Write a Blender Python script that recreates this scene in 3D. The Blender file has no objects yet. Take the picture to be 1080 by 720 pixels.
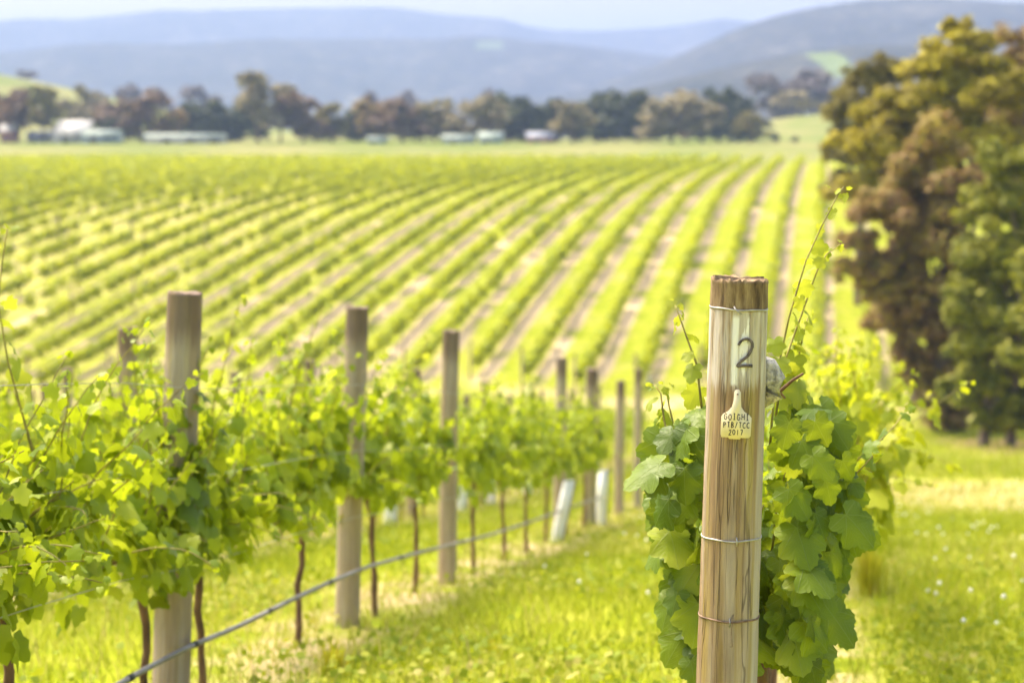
import bpy, math, random
import numpy as np
from mathutils import Vector, Matrix

R = math.radians
scene = bpy.context.scene
COL = scene.collection
CZ = 12.0                      # camera height in world metres
F = 2000.0                     # focal length in px of a 1080 px wide frame
HZ = 125.0                     # image row of the level line

# ------------------------------------------------------------------ camera
cam_d = bpy.data.cameras.new('camera')
cam = bpy.data.objects.new('camera', cam_d); COL.objects.link(cam)
cam.location = (0, 0, CZ); cam.rotation_euler = (R(90), 0, 0)
cam_d.sensor_width = 36.0; cam_d.lens = 36.0 * F / 1080.0
cam_d.shift_y = -(360.0 - HZ) / 1080.0
cam_d.clip_start = 0.1; cam_d.clip_end = 12000
cam_d.dof.use_dof = True; cam_d.dof.focus_distance = 4.68; cam_d.dof.aperture_fstop = 3.0
scene.camera = cam

# ------------------------------------------------------------------ light
SUN_EL, SUN_AZ = 56.0, -44.0   # azimuth from +Y towards +X (negative: to the left)
world = bpy.data.worlds.new('World'); scene.world = world; world.use_nodes = True
nt = world.node_tree; nt.nodes.clear()
sky = nt.nodes.new('ShaderNodeTexSky'); sky.sky_type = 'NISHITA'; sky.sun_disc = False
sky.sun_elevation = R(SUN_EL); sky.sun_rotation = R(SUN_AZ)
sky.air_density = 1.0; sky.dust_density = 7.0; sky.ozone_density = 1.0
bg = nt.nodes.new('ShaderNodeBackground'); bg.inputs['Strength'].default_value = 0.15
wo = nt.nodes.new('ShaderNodeOutputWorld')
nt.links.new(sky.outputs[0], bg.inputs[0]); nt.links.new(bg.outputs[0], wo.inputs[0])
sun_d = bpy.data.lights.new('sun', 'SUN'); sun_d.energy = 2.1; sun_d.angle = R(24); sun_d.color = (1.0, 0.92, 0.76)
sun = bpy.data.objects.new('sun', sun_d); COL.objects.link(sun)
sd = Vector((math.sin(R(SUN_AZ)) * math.cos(R(SUN_EL)), math.cos(R(SUN_AZ)) * math.cos(R(SUN_EL)), math.sin(R(SUN_EL))))
sun.rotation_euler = sd.to_track_quat('Z', 'Y').to_euler(); sun.location = (-30, 10, 60)
vs = scene.view_settings
vs.view_transform = 'Standard'; vs.look = 'None'; vs.gamma = 1; vs.use_curve_mapping = False; vs.exposure = 1.56
vs.use_white_balance = True; vs.white_balance_temperature = 6950; vs.white_balance_tint = 10
scene.render.engine = 'CYCLES'
cy = scene.cycles
cy.use_denoising = True; cy.max_bounces = 7; cy.diffuse_bounces = 3; cy.transmission_bounces = 5
cy.transparent_max_bounces = 6; cy.volume_bounces = 1

# ------------------------------------------------------------------ layout helpers
PHI = math.asin(0.163); SP, CP = math.sin(PHI), math.cos(PHI)   # direction of the vine rows
def rowpt(s, y):               # point of the row with lateral offset s at depth y -> (x, y)
    w = (y + s * SP) / CP
    return s * CP + w * SP, y
def depth_of(s, px):           # depth where that row crosses an image column
    return s / ((px - 540) / F * CP - SP)

PY = np.array([-60, -30, 0, 4.67, 8.4, 10.8, 13.9, 19.8, 26, 40, 55, 68, 76, 82, 98, 115, 134, 150, 170, 190, 230, 260, 340, 420, 600, 900, 1500, 5000], float)
PZ = np.array([4.6, 1.6, -1.5, -2.02, -2.52, -2.86, -3.36, -4.33, -5.4, -7.55, -9.7, -11.2, -11.65, -11.55, -10.0, -8.3, -6.75, -6.05, -5.65, -5.5, -5.5, -5.4, -4.4, -4.5, -9, -12, -12, -12], float)
def _pchip_slopes(x, y):
    h = np.diff(x); d = np.diff(y) / h
    m = np.zeros_like(y); m[0] = d[0]; m[-1] = d[-1]
    for i in range(1, len(x) - 1):
        if d[i - 1] * d[i] > 0:
            w1 = 2 * h[i] + h[i - 1]; w2 = h[i] + 2 * h[i - 1]
            m[i] = (w1 + w2) / (w1 / d[i - 1] + w2 / d[i])
    return m
PM = _pchip_slopes(PY, PZ)
def gz(x, y):                  # ground height, world
    x = np.asarray(x, float); y = np.clip(np.asarray(y, float), PY[0], PY[-1])
    i = np.clip(np.searchsorted(PY, y, side='right') - 1, 0, len(PY) - 2)
    h = PY[i + 1] - PY[i]; t = (y - PY[i]) / h
    z = (2*t**3 - 3*t**2 + 1)*PZ[i] + (t**3 - 2*t**2 + t)*h*PM[i] + (-2*t**3 + 3*t**2)*PZ[i+1] + (t**3 - t**2)*h*PM[i+1]
    z = z + 24 * np.exp(-(((x + 185) / 92) ** 2 + ((y - 560) / 90) ** 2))      # pasture hill on the left
    z = z + 7 * np.exp(-(((x - 85) / 35) ** 2 + ((y - 470) / 60) ** 2))         # pasture rise behind the track
    z = z + 0.03 * np.sin(x * 1.7 + y * 0.6) * np.cos(y * 1.1 - x * 0.4) * np.clip(1 - np.abs(y - 20) / 60, 0, 1)
    return z + CZ
def g(x, y): return float(gz(x, y))
def at(px, py, y):             # image point at depth y -> world point
    return Vector(((px - 540) / F * y, y, CZ - (py - HZ) / F * y))

# ------------------------------------------------------------------ mesh helpers
def mesh(name, V, Fc, mat=None, smooth=False, uv=None):
    """V (n,3); Fc an (m,k) array or list of faces of any size"""
    me = bpy.data.meshes.new(name)
    V = np.asarray(V, np.float32)
    if isinstance(Fc, np.ndarray):
        k = Fc.shape[1]; loops = Fc.ravel().astype(np.int32)
        starts = np.arange(len(Fc), dtype=np.int32) * k
    else:
        loops = np.array([i for f in Fc for i in f], np.int32)
        ln = np.array([len(f) for f in Fc]); starts = np.concatenate([[0], np.cumsum(ln)[:-1]]).astype(np.int32)
    me.vertices.add(len(V)); me.vertices.foreach_set('co', V.ravel())
    me.loops.add(len(loops)); me.loops.foreach_set('vertex_index', loops)
    me.polygons.add(len(starts)); me.polygons.foreach_set('loop_start', starts)
    if uv is not None:
        l = me.uv_layers.new(name='UVMap'); l.data.foreach_set('uv', np.asarray(uv, np.float32)[loops].ravel())
    me.update(calc_edges=True); me.validate()
    if smooth: me.polygons.foreach_set('use_smooth', np.ones(len(me.polygons), bool))
    if mat: me.materials.append(mat)
    return me
def link(name, me, parent=None, loc=None, rot=None):
    o = bpy.data.objects.new(name, me); COL.objects.link(o)
    if parent is not None: o.parent = parent
    if loc is not None: o.location = loc
    if rot is not None: o.rotation_euler = rot
    return o
def empty(name, loc=(0, 0, 0), rot=(0, 0, 0), scale=None):
    o = bpy.data.objects.new(name, None); COL.objects.link(o); o.location = loc; o.rotation_euler = rot
    o.empty_display_size = 0.2
    if scale: o.scale = scale
    return o
def tag(o, label=None, cat=None, group=None, kind=None):
    if label: o['label'] = label
    if cat: o['category'] = cat
    if group: o['group'] = group
    if kind: o['kind'] = kind
    return o
def copy_tree(o, parent=None):
    c = o.copy(); COL.objects.link(c)
    if parent is not None: c.parent = parent
    for ch in o.children: copy_tree(ch, c)
    return c

class MB:
    """collects solids into one vertex / face list"""
    def __init__(s): s.v = []; s.f = []
    def add(s, V, Fc):
        b = len(s.v); s.v += [tuple(map(float, p)) for p in V]; s.f += [[i + b for i in f] for f in Fc]
    def box(s, x0, x1, y0, y1, z0, z1):
        s.add([(x0,y0,z0),(x1,y0,z0),(x1,y1,z0),(x0,y1,z0),(x0,y0,z1),(x1,y0,z1),(x1,y1,z1),(x0,y1,z1)],
              [(0,3,2,1),(4,5,6,7),(0,1,5,4),(1,2,6,5),(2,3,7,6),(3,0,4,7)])
    def tube(s, pts, rad, seg=8, cap=True):
        pts = [Vector([float(c) for c in p]) for p in pts]; n = len(pts)
        rad = [float(q) for q in rad] if hasattr(rad, '__len__') else [rad] * n
        V = []; Fc = []; ref = Vector((0.31, 0.17, 0.93)).normalized()
        for i, p in enumerate(pts):
            t = (pts[min(i + 1, n - 1)] - pts[max(i - 1, 0)]).normalized()
            a = t.cross(ref)
            if a.length < 1e-3: a = t.cross(Vector((1, 0, 0)))
            a.normalize(); b = t.cross(a)
            for k in range(seg):
                q = 2 * math.pi * k / seg
                V.append(p + rad[i] * (math.cos(q) * a + math.sin(q) * b))
        for i in range(n - 1):
            for k in range(seg):
                k2 = (k + 1) % seg
                Fc.append((i*seg + k, i*seg + k2, (i+1)*seg + k2, (i+1)*seg + k))
        if cap: Fc.append(tuple(range(seg - 1, -1, -1))); Fc.append(tuple((n-1)*seg + k for k in range(seg)))
        s.add(V, Fc)
    def mesh(s, name, mat, smooth=False): return mesh(name, s.v, s.f, mat, smooth)
    def obj(s, name, mat, parent=None, smooth=False, loc=None): return link(name, s.mesh(name, mat, smooth), parent, loc)

def nrm(a): return a / np.maximum(np.linalg.norm(a, axis=-1, keepdims=True), 1e-9)
def scatter(P, N, T, size, tplV, tplF):
    """copies of a small template (tip, side, normal axes) at points P; returns V, F, uv"""
    P = np.asarray(P, float); N = nrm(np.asarray(N, float)); T = np.asarray(T, float)
    T = nrm(T - (T * N).sum(1, keepdims=True) * N); B = np.cross(N, T)
    size = np.broadcast_to(np.asarray(size, float), (len(P),))
    V = P[:, None] + size[:, None, None] * (tplV[None, :, 0:1] * T[:, None] + tplV[None, :, 1:2] * B[:, None] + tplV[None, :, 2:3] * N[:, None])
    Fc = (tplF[None] + (np.arange(len(P)) * len(tplV))[:, None, None]).reshape(-1, tplF.shape[1])
    uv = np.tile(tplV[:, :2], (len(P), 1))
    return V.reshape(-1, 3), Fc, uv

# leaf templates ------------------------------------------------------------
def leaf_outline(teeth):
    half = [(-.09, .06), (-.20, .20), (-.16, .38), (.0, .52), (.12, .46), (.22, .40), (.38, .54), (.54, .53), (.61, .38), (.66, .28), (.81, .25), (.92, .12)]
    if teeth:
        out = []
        for i, p in enumerate(half):
            out.append(p)
            if i < len(half) - 1:
                q = half[i + 1]; m = ((p[0]+q[0])/2, (p[1]+q[1])/2); d = math.hypot(m[0] - .3, m[1])
                out.append((m[0] + (m[0]-.3)/d*.05, m[1] + m[1]/d*.05))
        half = out
    return [(0, 0)] + half + [(1, 0)] + [(x, -y) for x, y in reversed(half)]
def leaf_z(x, y): return -0.22 * np.abs(y) ** 1.3 - 0.20 * np.maximum(x, 0) ** 2 + 0.05 * np.sin(9 * x) * np.abs(y) * 2
def make_leaf_hi():
    o = np.array(leaf_outline(True)); c = np.array([.3, 0]); n = len(o)
    pts = np.vstack([o, c + (o - c) * .55, c[None]])
    z = leaf_z(pts[:, 0], pts[:, 1]); z[:n] += 0.02 * np.sin(np.arange(n) * 2.4)
    fs = []
    for i in range(n):
        j = (i + 1) % n; fs += [(i, j, n + j), (i, n + j, n + i), (n + i, n + j, 2 * n)]
    return np.column_stack([pts, z]), np.array(fs)
def make_leaf_mid():
    half = [(-.16, .2), (-.02, .50), (.2, .38), (.5, .53), (.65, .28), (.84, .20)]
    o = np.array([(0, 0)] + half + [(1, 0)] + [(x, -y) for x, y in reversed(half)])
    pts = np.vstack([o, [[.3, 0]]]); n = len(o)
    return np.column_stack([pts, leaf_z(pts[:, 0], pts[:, 1])]), np.array([(i, (i+1) % n, n) for i in range(n)])
LEAF_HI, LEAF_MID = make_leaf_hi(), make_leaf_mid()
LEAF_LO = (np.array([(0,0,0),(.45,.5,-.12),(1,0,-.15),(.45,-.5,-.12)], float), np.array([(0,1,2),(0,2,3)]))
CLUMP = (np.array([(-.5,-.3,0),(.1,-.5,.1),(.5,.05,-.05),(.15,.5,.08),(-.45,.3,-.05)], float), np.array([(0,1,2),(0,2,3),(0,3,4)]))

# ------------------------------------------------------------------ materials
def newmat(name):
    m = bpy.data.materials.new(name); m.use_nodes = True; n = m.node_tree; n.nodes.clear()
    out = n.nodes.new('ShaderNodeOutputMaterial'); return m, n, out
class NB:
    def __init__(s, n): s.n = n
    def node(s, t, **kw):
        x = s.n.nodes.new(t)
        for k, v in kw.items(): setattr(x, k, v)
        return x
    def put(s, sock, v):
        if isinstance(v, bpy.types.NodeSocket): s.n.links.new(v, sock)
        elif v is not None: sock.default_value = v
    def math(s, op, a, b=None, c=None, clamp=False):
        x = s.node('ShaderNodeMath', operation=op, use_clamp=clamp); s.put(x.inputs[0], a); s.put(x.inputs[1], b); s.put(x.inputs[2], c); return x.outputs[0]
    def mix(s, f, a, b, blend='MIX'):
        x = s.node('ShaderNodeMix', data_type='RGBA', blend_type=blend); s.put(x.inputs[0], f); s.put(x.inputs[6], a); s.put(x.inputs[7], b); return x.outputs[2]
    def noise(s, vec, scale, detail=3.0, rough=0.55):
        x = s.node('ShaderNodeTexNoise'); s.put(x.inputs['Vector'], vec); x.inputs['Scale'].default_value = scale; x.inputs['Detail'].default_value = detail; x.inputs['Roughness'].default_value = rough; return x.outputs['Fac']
    def ramp(s, f, stops):
        x = s.node('ShaderNodeValToRGB'); e = x.color_ramp.elements
        while len(e) < len(stops): e.new(0.5)
        for el, (p, c) in zip(e, stops): el.position = p; el.color = c if len(c) == 4 else (*c, 1)
        s.put(x.inputs[0], f); return x.outputs[0]
    def step(s, v, a, b):      # smooth 0..1 between a and b
        x = s.node('ShaderNodeMapRange', interpolation_type='SMOOTHSTEP'); s.put(x.inputs[0], v); x.inputs[1].default_value = a; x.inputs[2].default_value = b; return x.outputs[0]
    def mapping(s, vec, scale=(1,1,1), loc=(0,0,0)):
        x = s.node('ShaderNodeMapping'); s.put(x.inputs[0], vec); x.inputs['Scale'].default_value = scale; x.inputs['Location'].default_value = loc; return x.outputs[0]
def c4(c): return (c[0], c[1], c[2], 1)

def leaf_mat(name, stops, trans, tfac=0.45, rough=0.5, spec=0.3, veins=False, patch=None, patch_scale=0.8):
    """foliage: colour varies from leaf to leaf, light passes through"""
    m, n, out = newmat(name); b = NB(n)
    geo = b.node('ShaderNodeNewGeometry')
    fac = geo.outputs['Random Per Island']
    nz = b.noise(geo.outputs['Position'], patch_scale, 2)
    f = b.math('ADD', b.math('MULTIPLY', fac, 0.7), b.math('MULTIPLY_ADD', nz, 1.2, -0.45), clamp=True)
    col = b.ramp(f, stops)
    tcol = b.mix(0.5, c4(trans), col, 'MIX')
    if veins:
        uv = b.node('ShaderNodeTexCoord').outputs['UV']; sp = b.node('ShaderNodeSeparateXYZ'); b.put(sp.inputs[0], uv)
        r = b.math('SQRT', b.math('ADD', b.math('POWER', sp.outputs[0], 2.0), b.math('POWER', sp.outputs[1], 2.0)))
        ang = b.math('DIVIDE', b.math('ARCTAN2', sp.outputs[1], sp.outputs[0]), R(47))
        d = b.math('ABSOLUTE', b.math('SUBTRACT', b.math('FRACT', b.math('ADD', ang, 0.5)), 0.5))
        w = b.math('MULTIPLY', d, b.math('MULTIPLY', r, 0.82))
        v = b.math('SUBTRACT', 1.0, b.step(w, 0.004, 0.016))
        w2 = b.math('ABSOLUTE', b.math('SUBTRACT', b.math('FRACT', b.math('ADD', b.math('MULTIPLY', r, 7.0), b.math('MULTIPLY', d, 5.0))), 0.5))
        v2 = b.math('MULTIPLY', b.math('SUBTRACT', 1.0, b.step(w2, 0.0, 0.12)), 0.35)
        vv = b.math('MAXIMUM', v, v2)
        light = b.mix(0.6, col, (0.32, 0.42, 0.12, 1))
        col = b.mix(b.math('MULTIPLY', vv, 0.6), col, light)
    p = b.node('ShaderNodeBsdfPrincipled'); b.put(p.inputs['Base Color'], col); p.inputs['Roughness'].default_value = rough
    p.inputs['Specular IOR Level'].default_value = spec
    if veins:
        bp = b.node('ShaderNodeBump'); bp.inputs['Strength'].default_value = 0.5; bp.inputs['Distance'].default_value = 0.004
        b.put(bp.inputs['Height'], b.math('SUBTRACT', b.noise(geo.outputs['Position'], 60, 2), vv)); b.put(p.inputs['Normal'], bp.outputs[0])
    t = b.node('ShaderNodeBsdfTranslucent'); b.put(t.inputs[0], tcol)
    mx = b.node('ShaderNodeMixShader'); mx.inputs[0].default_value = tfac
    n.links.new(p.outputs[0], mx.inputs[1]); n.links.new(t.outputs[0], mx.inputs[2]); n.links.new(mx.outputs[0], out.inputs[0])
    return m
def plain(name, col, rough=0.6, var=0.12, scale=6.0, metal=0.0, stretch=(1,1,1), bump=0.0, spec=0.4):
    m, n, out = newmat(name); b = NB(n)
    co = b.mapping(b.node('ShaderNodeTexCoord').outputs['Object'], stretch)
    nz = b.noise(co, scale, 4)
    d = [max(0, c * (1 - 2 * var)) for c in col]; l = [min(1, c * (1 + 2 * var)) for c in col]
    p = b.node('ShaderNodeBsdfPrincipled'); b.put(p.inputs['Base Color'], b.ramp(nz, [(0.3, d), (0.7, l)]))
    p.inputs['Roughness'].default_value = rough; p.inputs['Metallic'].default_value = metal; p.inputs['Specular IOR Level'].default_value = spec
    if bump:
        bp = b.node('ShaderNodeBump'); bp.inputs['Strength'].default_value = bump; bp.inputs['Distance'].default_value = 0.02
        b.put(bp.inputs['Height'], nz); b.put(p.inputs['Normal'], bp.outputs[0])
    n.links.new(p.outputs[0], out.inputs[0]); return m

M = {}
M['vine_hero'] = leaf_mat('vine_leaf', [(0.0, (.055, .115, .008)), (.45, (.115, .205, .010)), (.8, (.22, .32, .014)), (1, (.40, .46, .04))], (.42, .46, .02), .46, .42, .35, veins=True, patch_scale=5.0)
M['vine_tip'] = leaf_mat('young_vine_leaf', [(0.0, (.20, .30, .02)), (1, (.42, .46, .05))], (.50, .50, .03), .5, .5, .3, veins=True, patch_scale=5.0)
M['vine_mid'] = leaf_mat('vine_foliage', [(0.0, (.062, .120, .008)), (.30, (.175, .275, .010)), (.7, (.31, .40, .014)), (1, (.49, .55, .06))], (.54, .60, .02), .50, .42, .32, patch_scale=2.5)
M['vine_tip_far'] = leaf_mat('yellow_vine_foliage', [(0.0, (.16, .24, .010)), (.5, (.34, .41, .015)), (1, (.52, .54, .05))], (.60, .60, .02), .5, .5, .3, patch_scale=2.5)  # lighter, yellower leaf colour of the young vines
M['vine_far'] = leaf_mat('distant_vine_foliage', [(0.0, (.18, .26, .010)), (.5, (.31, .375, .012)), (1, (.45, .49, .02))], (.54, .53, .02), .45, .6, .2, patch_scale=0.35)
M['grass'] = leaf_mat('grass_blade', [(0.0, (.13, .20, .010)), (.45, (.22, .29, .013)), (.7, (.33, .36, .025)), (1, (.50, .42, .15))], (.42, .44, .02), .4, .6, .2, patch_scale=0.55)
M['dry_grass'] = leaf_mat('dry_grass_blade', [(0.0, (.22, .24, .03)), (.5, (.38, .33, .11)), (1, (.54, .43, .22))], (.5, .44, .12), .35, .7, .2, patch_scale=0.8)
M['tuft'] = leaf_mat('rush_blade', [(0.0, (.22, .28, .01)), (.6, (.42, .42, .025)), (1, (.60, .46, .06))], (.50, .46, .03), .45, .6, .2, patch_scale=6)
M['bark'] = plain('vine_bark', (.16, .09, .05), .9, .3, 30, stretch=(1, 1, .25), bump=.6)
M['shoot'] = plain('green_shoot', (.26, .22, .05), .6, .2, 20)
M['cane'] = plain('old_cane', (.22, .13, .07), .8, .25, 25, bump=.3)
M['trunk'] = plain('tree_bark', (.20, .15, .115), .95, .25, 4, stretch=(1, 1, .2), bump=.6)
M['wire'] = plain('galvanised_wire', (.42, .40, .38), .45, .15, 40, metal=.6)
M['rust_wire'] = plain('rusty_wire', (.20, .13, .09), .6, .3, 60, metal=.4)
M['pipe'] = plain('grey_poly_pipe', (.25, .23, .23), .45, .2, 5)
M['clip'] = plain('black_clip', (.03, .03, .03), .5)
M['guard'] = plain('white_plastic_guard', (.84, .86, .88), .4, .06, 5)
M['flower'] = plain('white_petal', (.78, .78, .70), .7, .05)
M['ink'] = plain('faded_ink', (.13, .105, .10), .9, .35, 90)
M['tagink'] = plain('marker_ink', (.035, .032, .035), .7, .2, 200)
M['tag'] = plain('cream_plastic_tag', (.80, .70, .47), .35, .03, 30)
M['whitewall'] = plain('white_wall', (.40, .40, .37), .7, .05, 1)
M['palewall'] = plain('pale_green_wall', (.28, .36, .31), .7, .05, 1)
M['bluewall'] = plain('pale_blue_wall', (.28, .34, .35), .7, .05, 1)
M['redwall'] = plain('red_brick_wall', (.36, .17, .13), .8, .15, 3)
M['roofwhite'] = plain('white_roof', (.46, .45, .42), .6, .05, 2)
M['roofpale'] = plain('pale_iron_roof', (.24, .30, .26), .7, .05, 2)
M['roofgrey'] = plain('blue_grey_roof', (.17, .19, .25), .6, .08, 2)
M['dark'] = plain('dark_opening', (.05, .05, .055), .4)

HERO_Z0 = (CZ - (293 - HZ) / F * 4.67) - g((766 - 540) / F * 4.67 - .02, 4.67) - 1.60
def post_mat(name, hero=False, grey=0.0):
    m, n, out = newmat(name); b = NB(n)
    tc = b.node('ShaderNodeTexCoord').outputs['Object']; sp = b.node('ShaderNodeSeparateXYZ'); b.put(sp.inputs[0], tc)
    X, Y, Z = sp.outputs
    if hero: Z = b.math('SUBTRACT', Z, HERO_Z0)
    oi = b.node('ShaderNodeObjectInfo'); rnd = oi.outputs['Random']
    add = b.node('ShaderNodeVectorMath', operation='ADD'); b.put(add.inputs[0], tc)
    if not hero:
        cmb = b.node('ShaderNodeCombineXYZ'); b.put(cmb.inputs[0], b.math('MULTIPLY', rnd, 7.0)); b.put(cmb.inputs[2], b.math('MULTIPLY', rnd, 31.0)); b.put(add.inputs[1], cmb.outputs[0])
    co0 = add.outputs[0]
    warp = b.node('ShaderNodeTexNoise'); b.put(warp.inputs['Vector'], b.mapping(co0, (6, 6, 2))); warp.inputs['Scale'].default_value = 1.0; warp.inputs['Detail'].default_value = 3
    wv = b.node('ShaderNodeVectorMath', operation='MULTIPLY_ADD'); b.put(wv.inputs[0], warp.outputs['Color']); wv.inputs[1].default_value = (.022, .022, 0); b.put(wv.inputs[2], co0)
    co = wv.outputs[0]
    fine = b.noise(b.mapping(co, (32, 32, 1.7)), 2.2, 6, .66)
    broad = b.noise(b.mapping(co, (16, 16, .9)), 1.0, 3)
    blot = b.noise(co, 9, 4)
    base = b.ramp(fine, [(.25, (.19, .120, .065)), (.5, (.30, .205, .115)), (.75, (.40, .295, .18))])
    silver = b.ramp(fine, [(.25, (.26, .205, .15)), (.55, (.40, .33, .255)), (.8, (.52, .45, .37))])
    col = b.mix(b.step(broad, .40, .62), base, silver)
    moss = b.math('MULTIPLY', b.step(b.noise(b.mapping(co, (26, 26, .7), (3, 0, 1)), 1.0, 3), .50, .66), 0.55)
    col = b.mix(moss, col, (.36, .27, .05, 1))
    col = b.mix(b.math('MULTIPLY', b.step(blot, .58, .75), .3), col, (.30, .17, .08, 1))
    crack = b.noise(b.mapping(co, (42, 42, .55), (1, 2, 0)), 1.3, 2, .4)
    cr = b.math('SUBTRACT', 1.0, b.step(b.math('ABSOLUTE', b.math('SUBTRACT', crack, .5)), .0, .014))
    col = b.mix(b.math('MULTIPLY', cr, .5), col, (.07, .045, .03, 1))
    ck2 = b.noise(b.mapping(co, (20, 20, .22), (2, 5, 1)), 1.2, 1, .3)
    cr2 = b.math('SUBTRACT', 1.0, b.step(b.math('ABSOLUTE', b.math('SUBTRACT', ck2, .47)), .001, .006))
    col = b.mix(b.math('MULTIPLY', cr2, .6), col, (.08, .055, .04, 1))
    # dark knots and water stains
    vor = b.node('ShaderNodeTexVoronoi'); b.put(vor.inputs['Vector'], b.mapping(co, (13, 13, 3.2), (.3, .2, .7))); vor.inputs['Scale'].default_value = 1.0
    col = b.mix(b.math('MULTIPLY', b.step(vor.outputs['Distance'], .16, .03), .45), col, (.13, .075, .04, 1))
    col = b.mix(b.math('MULTIPLY', b.step(b.noise(b.mapping(co, (20, 20, 3)), 1.0, 5, .7), .56, .72), .45), col, (.15, .10, .065, 1))
    if hero:
        # pale weathered upper part, brown damp cap, white brushed paint are real marks on this post
        up = b.math('MULTIPLY', b.step(b.math('ADD', Z, b.math('MULTIPLY', b.math('SUBTRACT', fine, .5), .16)), 1.325, 1.37), b.math('SUBTRACT', 1.0, b.step(Z, 1.523, 1.528)))
        pale = b.ramp(fine, [(.2, (.32, .27, .23)), (.55, (.60, .55, .50)), (.85, (.74, .71, .67))])
        up = b.math('MULTIPLY', up, b.step(b.noise(b.mapping(co, (30, 30, 2.5), (4, 1, 2)), 1.0, 4, .65), .36, .58))
        col = b.mix(b.math('MULTIPLY', up, .85), col, pale)
        yel = b.math('MULTIPLY', b.step(b.math('ABSOLUTE', b.math('SUBTRACT', X, .040)), .010, .004), b.step(Z, .9, 1.2))
        col = b.mix(b.math('MULTIPLY', b.math('MULTIPLY', yel, b.step(broad, .3, .6)), .7), col, (.42, .34, .06, 1))
        edge = b.math('MULTIPLY', b.step(b.math('ADD', X, b.math('MULTIPLY', fine, .012)), .058, .066), b.math('SUBTRACT', 1.0, b.step(Z, 1.515, 1.53)))  # light along the round post's right edge, painted into its colour
        col = b.mix(b.math('MULTIPLY', edge, .35), col, (.66, .64, .58, 1))
        cap = b.step(b.math('ADD', Z, b.math('MULTIPLY', blot, .012)), 1.529, 1.536)
        capc = b.ramp(b.noise(b.mapping(co, (40, 40, 6)), 1.5, 5, .7), [(.3, (.08, .052, .036)), (.48, (.20, .135, .075)), (.7, (.36, .27, .15))])
        col = b.mix(cap, col, capc)
        # brushed white stripe and flecks
        nzp = b.noise(b.mapping(co, (90, 90, 14)), 1.0, 4)
        stripe = b.math('MULTIPLY', b.step(b.math('ADD', b.math('ABSOLUTE', b.math('ADD', X, .0065)), b.math('MULTIPLY', nzp, .006)), .0125, .0085),
                        b.math('MULTIPLY', b.step(b.math('ADD', Z, b.math('MULTIPLY', nzp, .02)), 1.352, 1.362), b.math('SUBTRACT', 1.0, b.step(Z, 1.505, 1.52))))
        fl = b.math('MULTIPLY', b.math('MULTIPLY', b.step(b.math('ABSOLUTE', b.math('SUBTRACT', X, .016)), .016, .008), b.step(nzp, .50, .56)),
                    b.math('MULTIPLY', b.step(Z, 1.36, 1.38), b.math('SUBTRACT', 1.0, b.step(Z, 1.505, 1.52))))
        front = b.step(Y, 0.0, -.02)
        col = b.mix(b.math('MULTIPLY', b.math('MAXIMUM', stripe, fl), front), col, (.82, .80, .77, 1))
    else:
        top = b.step(b.math('ADD', Z, b.math('MULTIPLY', fine, .25)), 1.66, 1.80)
        st = b.math('MULTIPLY', b.step(b.noise(b.mapping(co, (22, 22, .5), (5, 3, 0)), 1.0, 3), .50, .62), .7)
        col = b.mix(st, col, (.24, .14, .05, 1))
        if grey: col = b.mix(grey, col, (.62, .55, .45, 1))
        col = b.mix(b.math('MULTIPLY', top, .62), col, (.10, .055, .045, 1))
    p = b.node('ShaderNodeBsdfPrincipled'); b.put(p.inputs['Base Color'], col); p.inputs['Roughness'].default_value = .85; p.inputs['Specular IOR Level'].default_value = .2
    bp = b.node('ShaderNodeBump'); bp.inputs['Strength'].default_value = .7; bp.inputs['Distance'].default_value = .006
    b.put(bp.inputs['Height'], b.math('SUBTRACT', fine, b.math('MULTIPLY', cr, 1.5))); b.put(p.inputs['Normal'], bp.outputs[0])
    n.links.new(p.outputs[0], out.inputs[0]); return m
M['knot'] = plain('lichen_grey_bark', (.46, .43, .38), .9, .3, 60, bump=.8)
M['post_hero'] = post_mat('weathered_timber_number_post', True)
M['post'] = post_mat('weathered_timber', False, .32)

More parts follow.
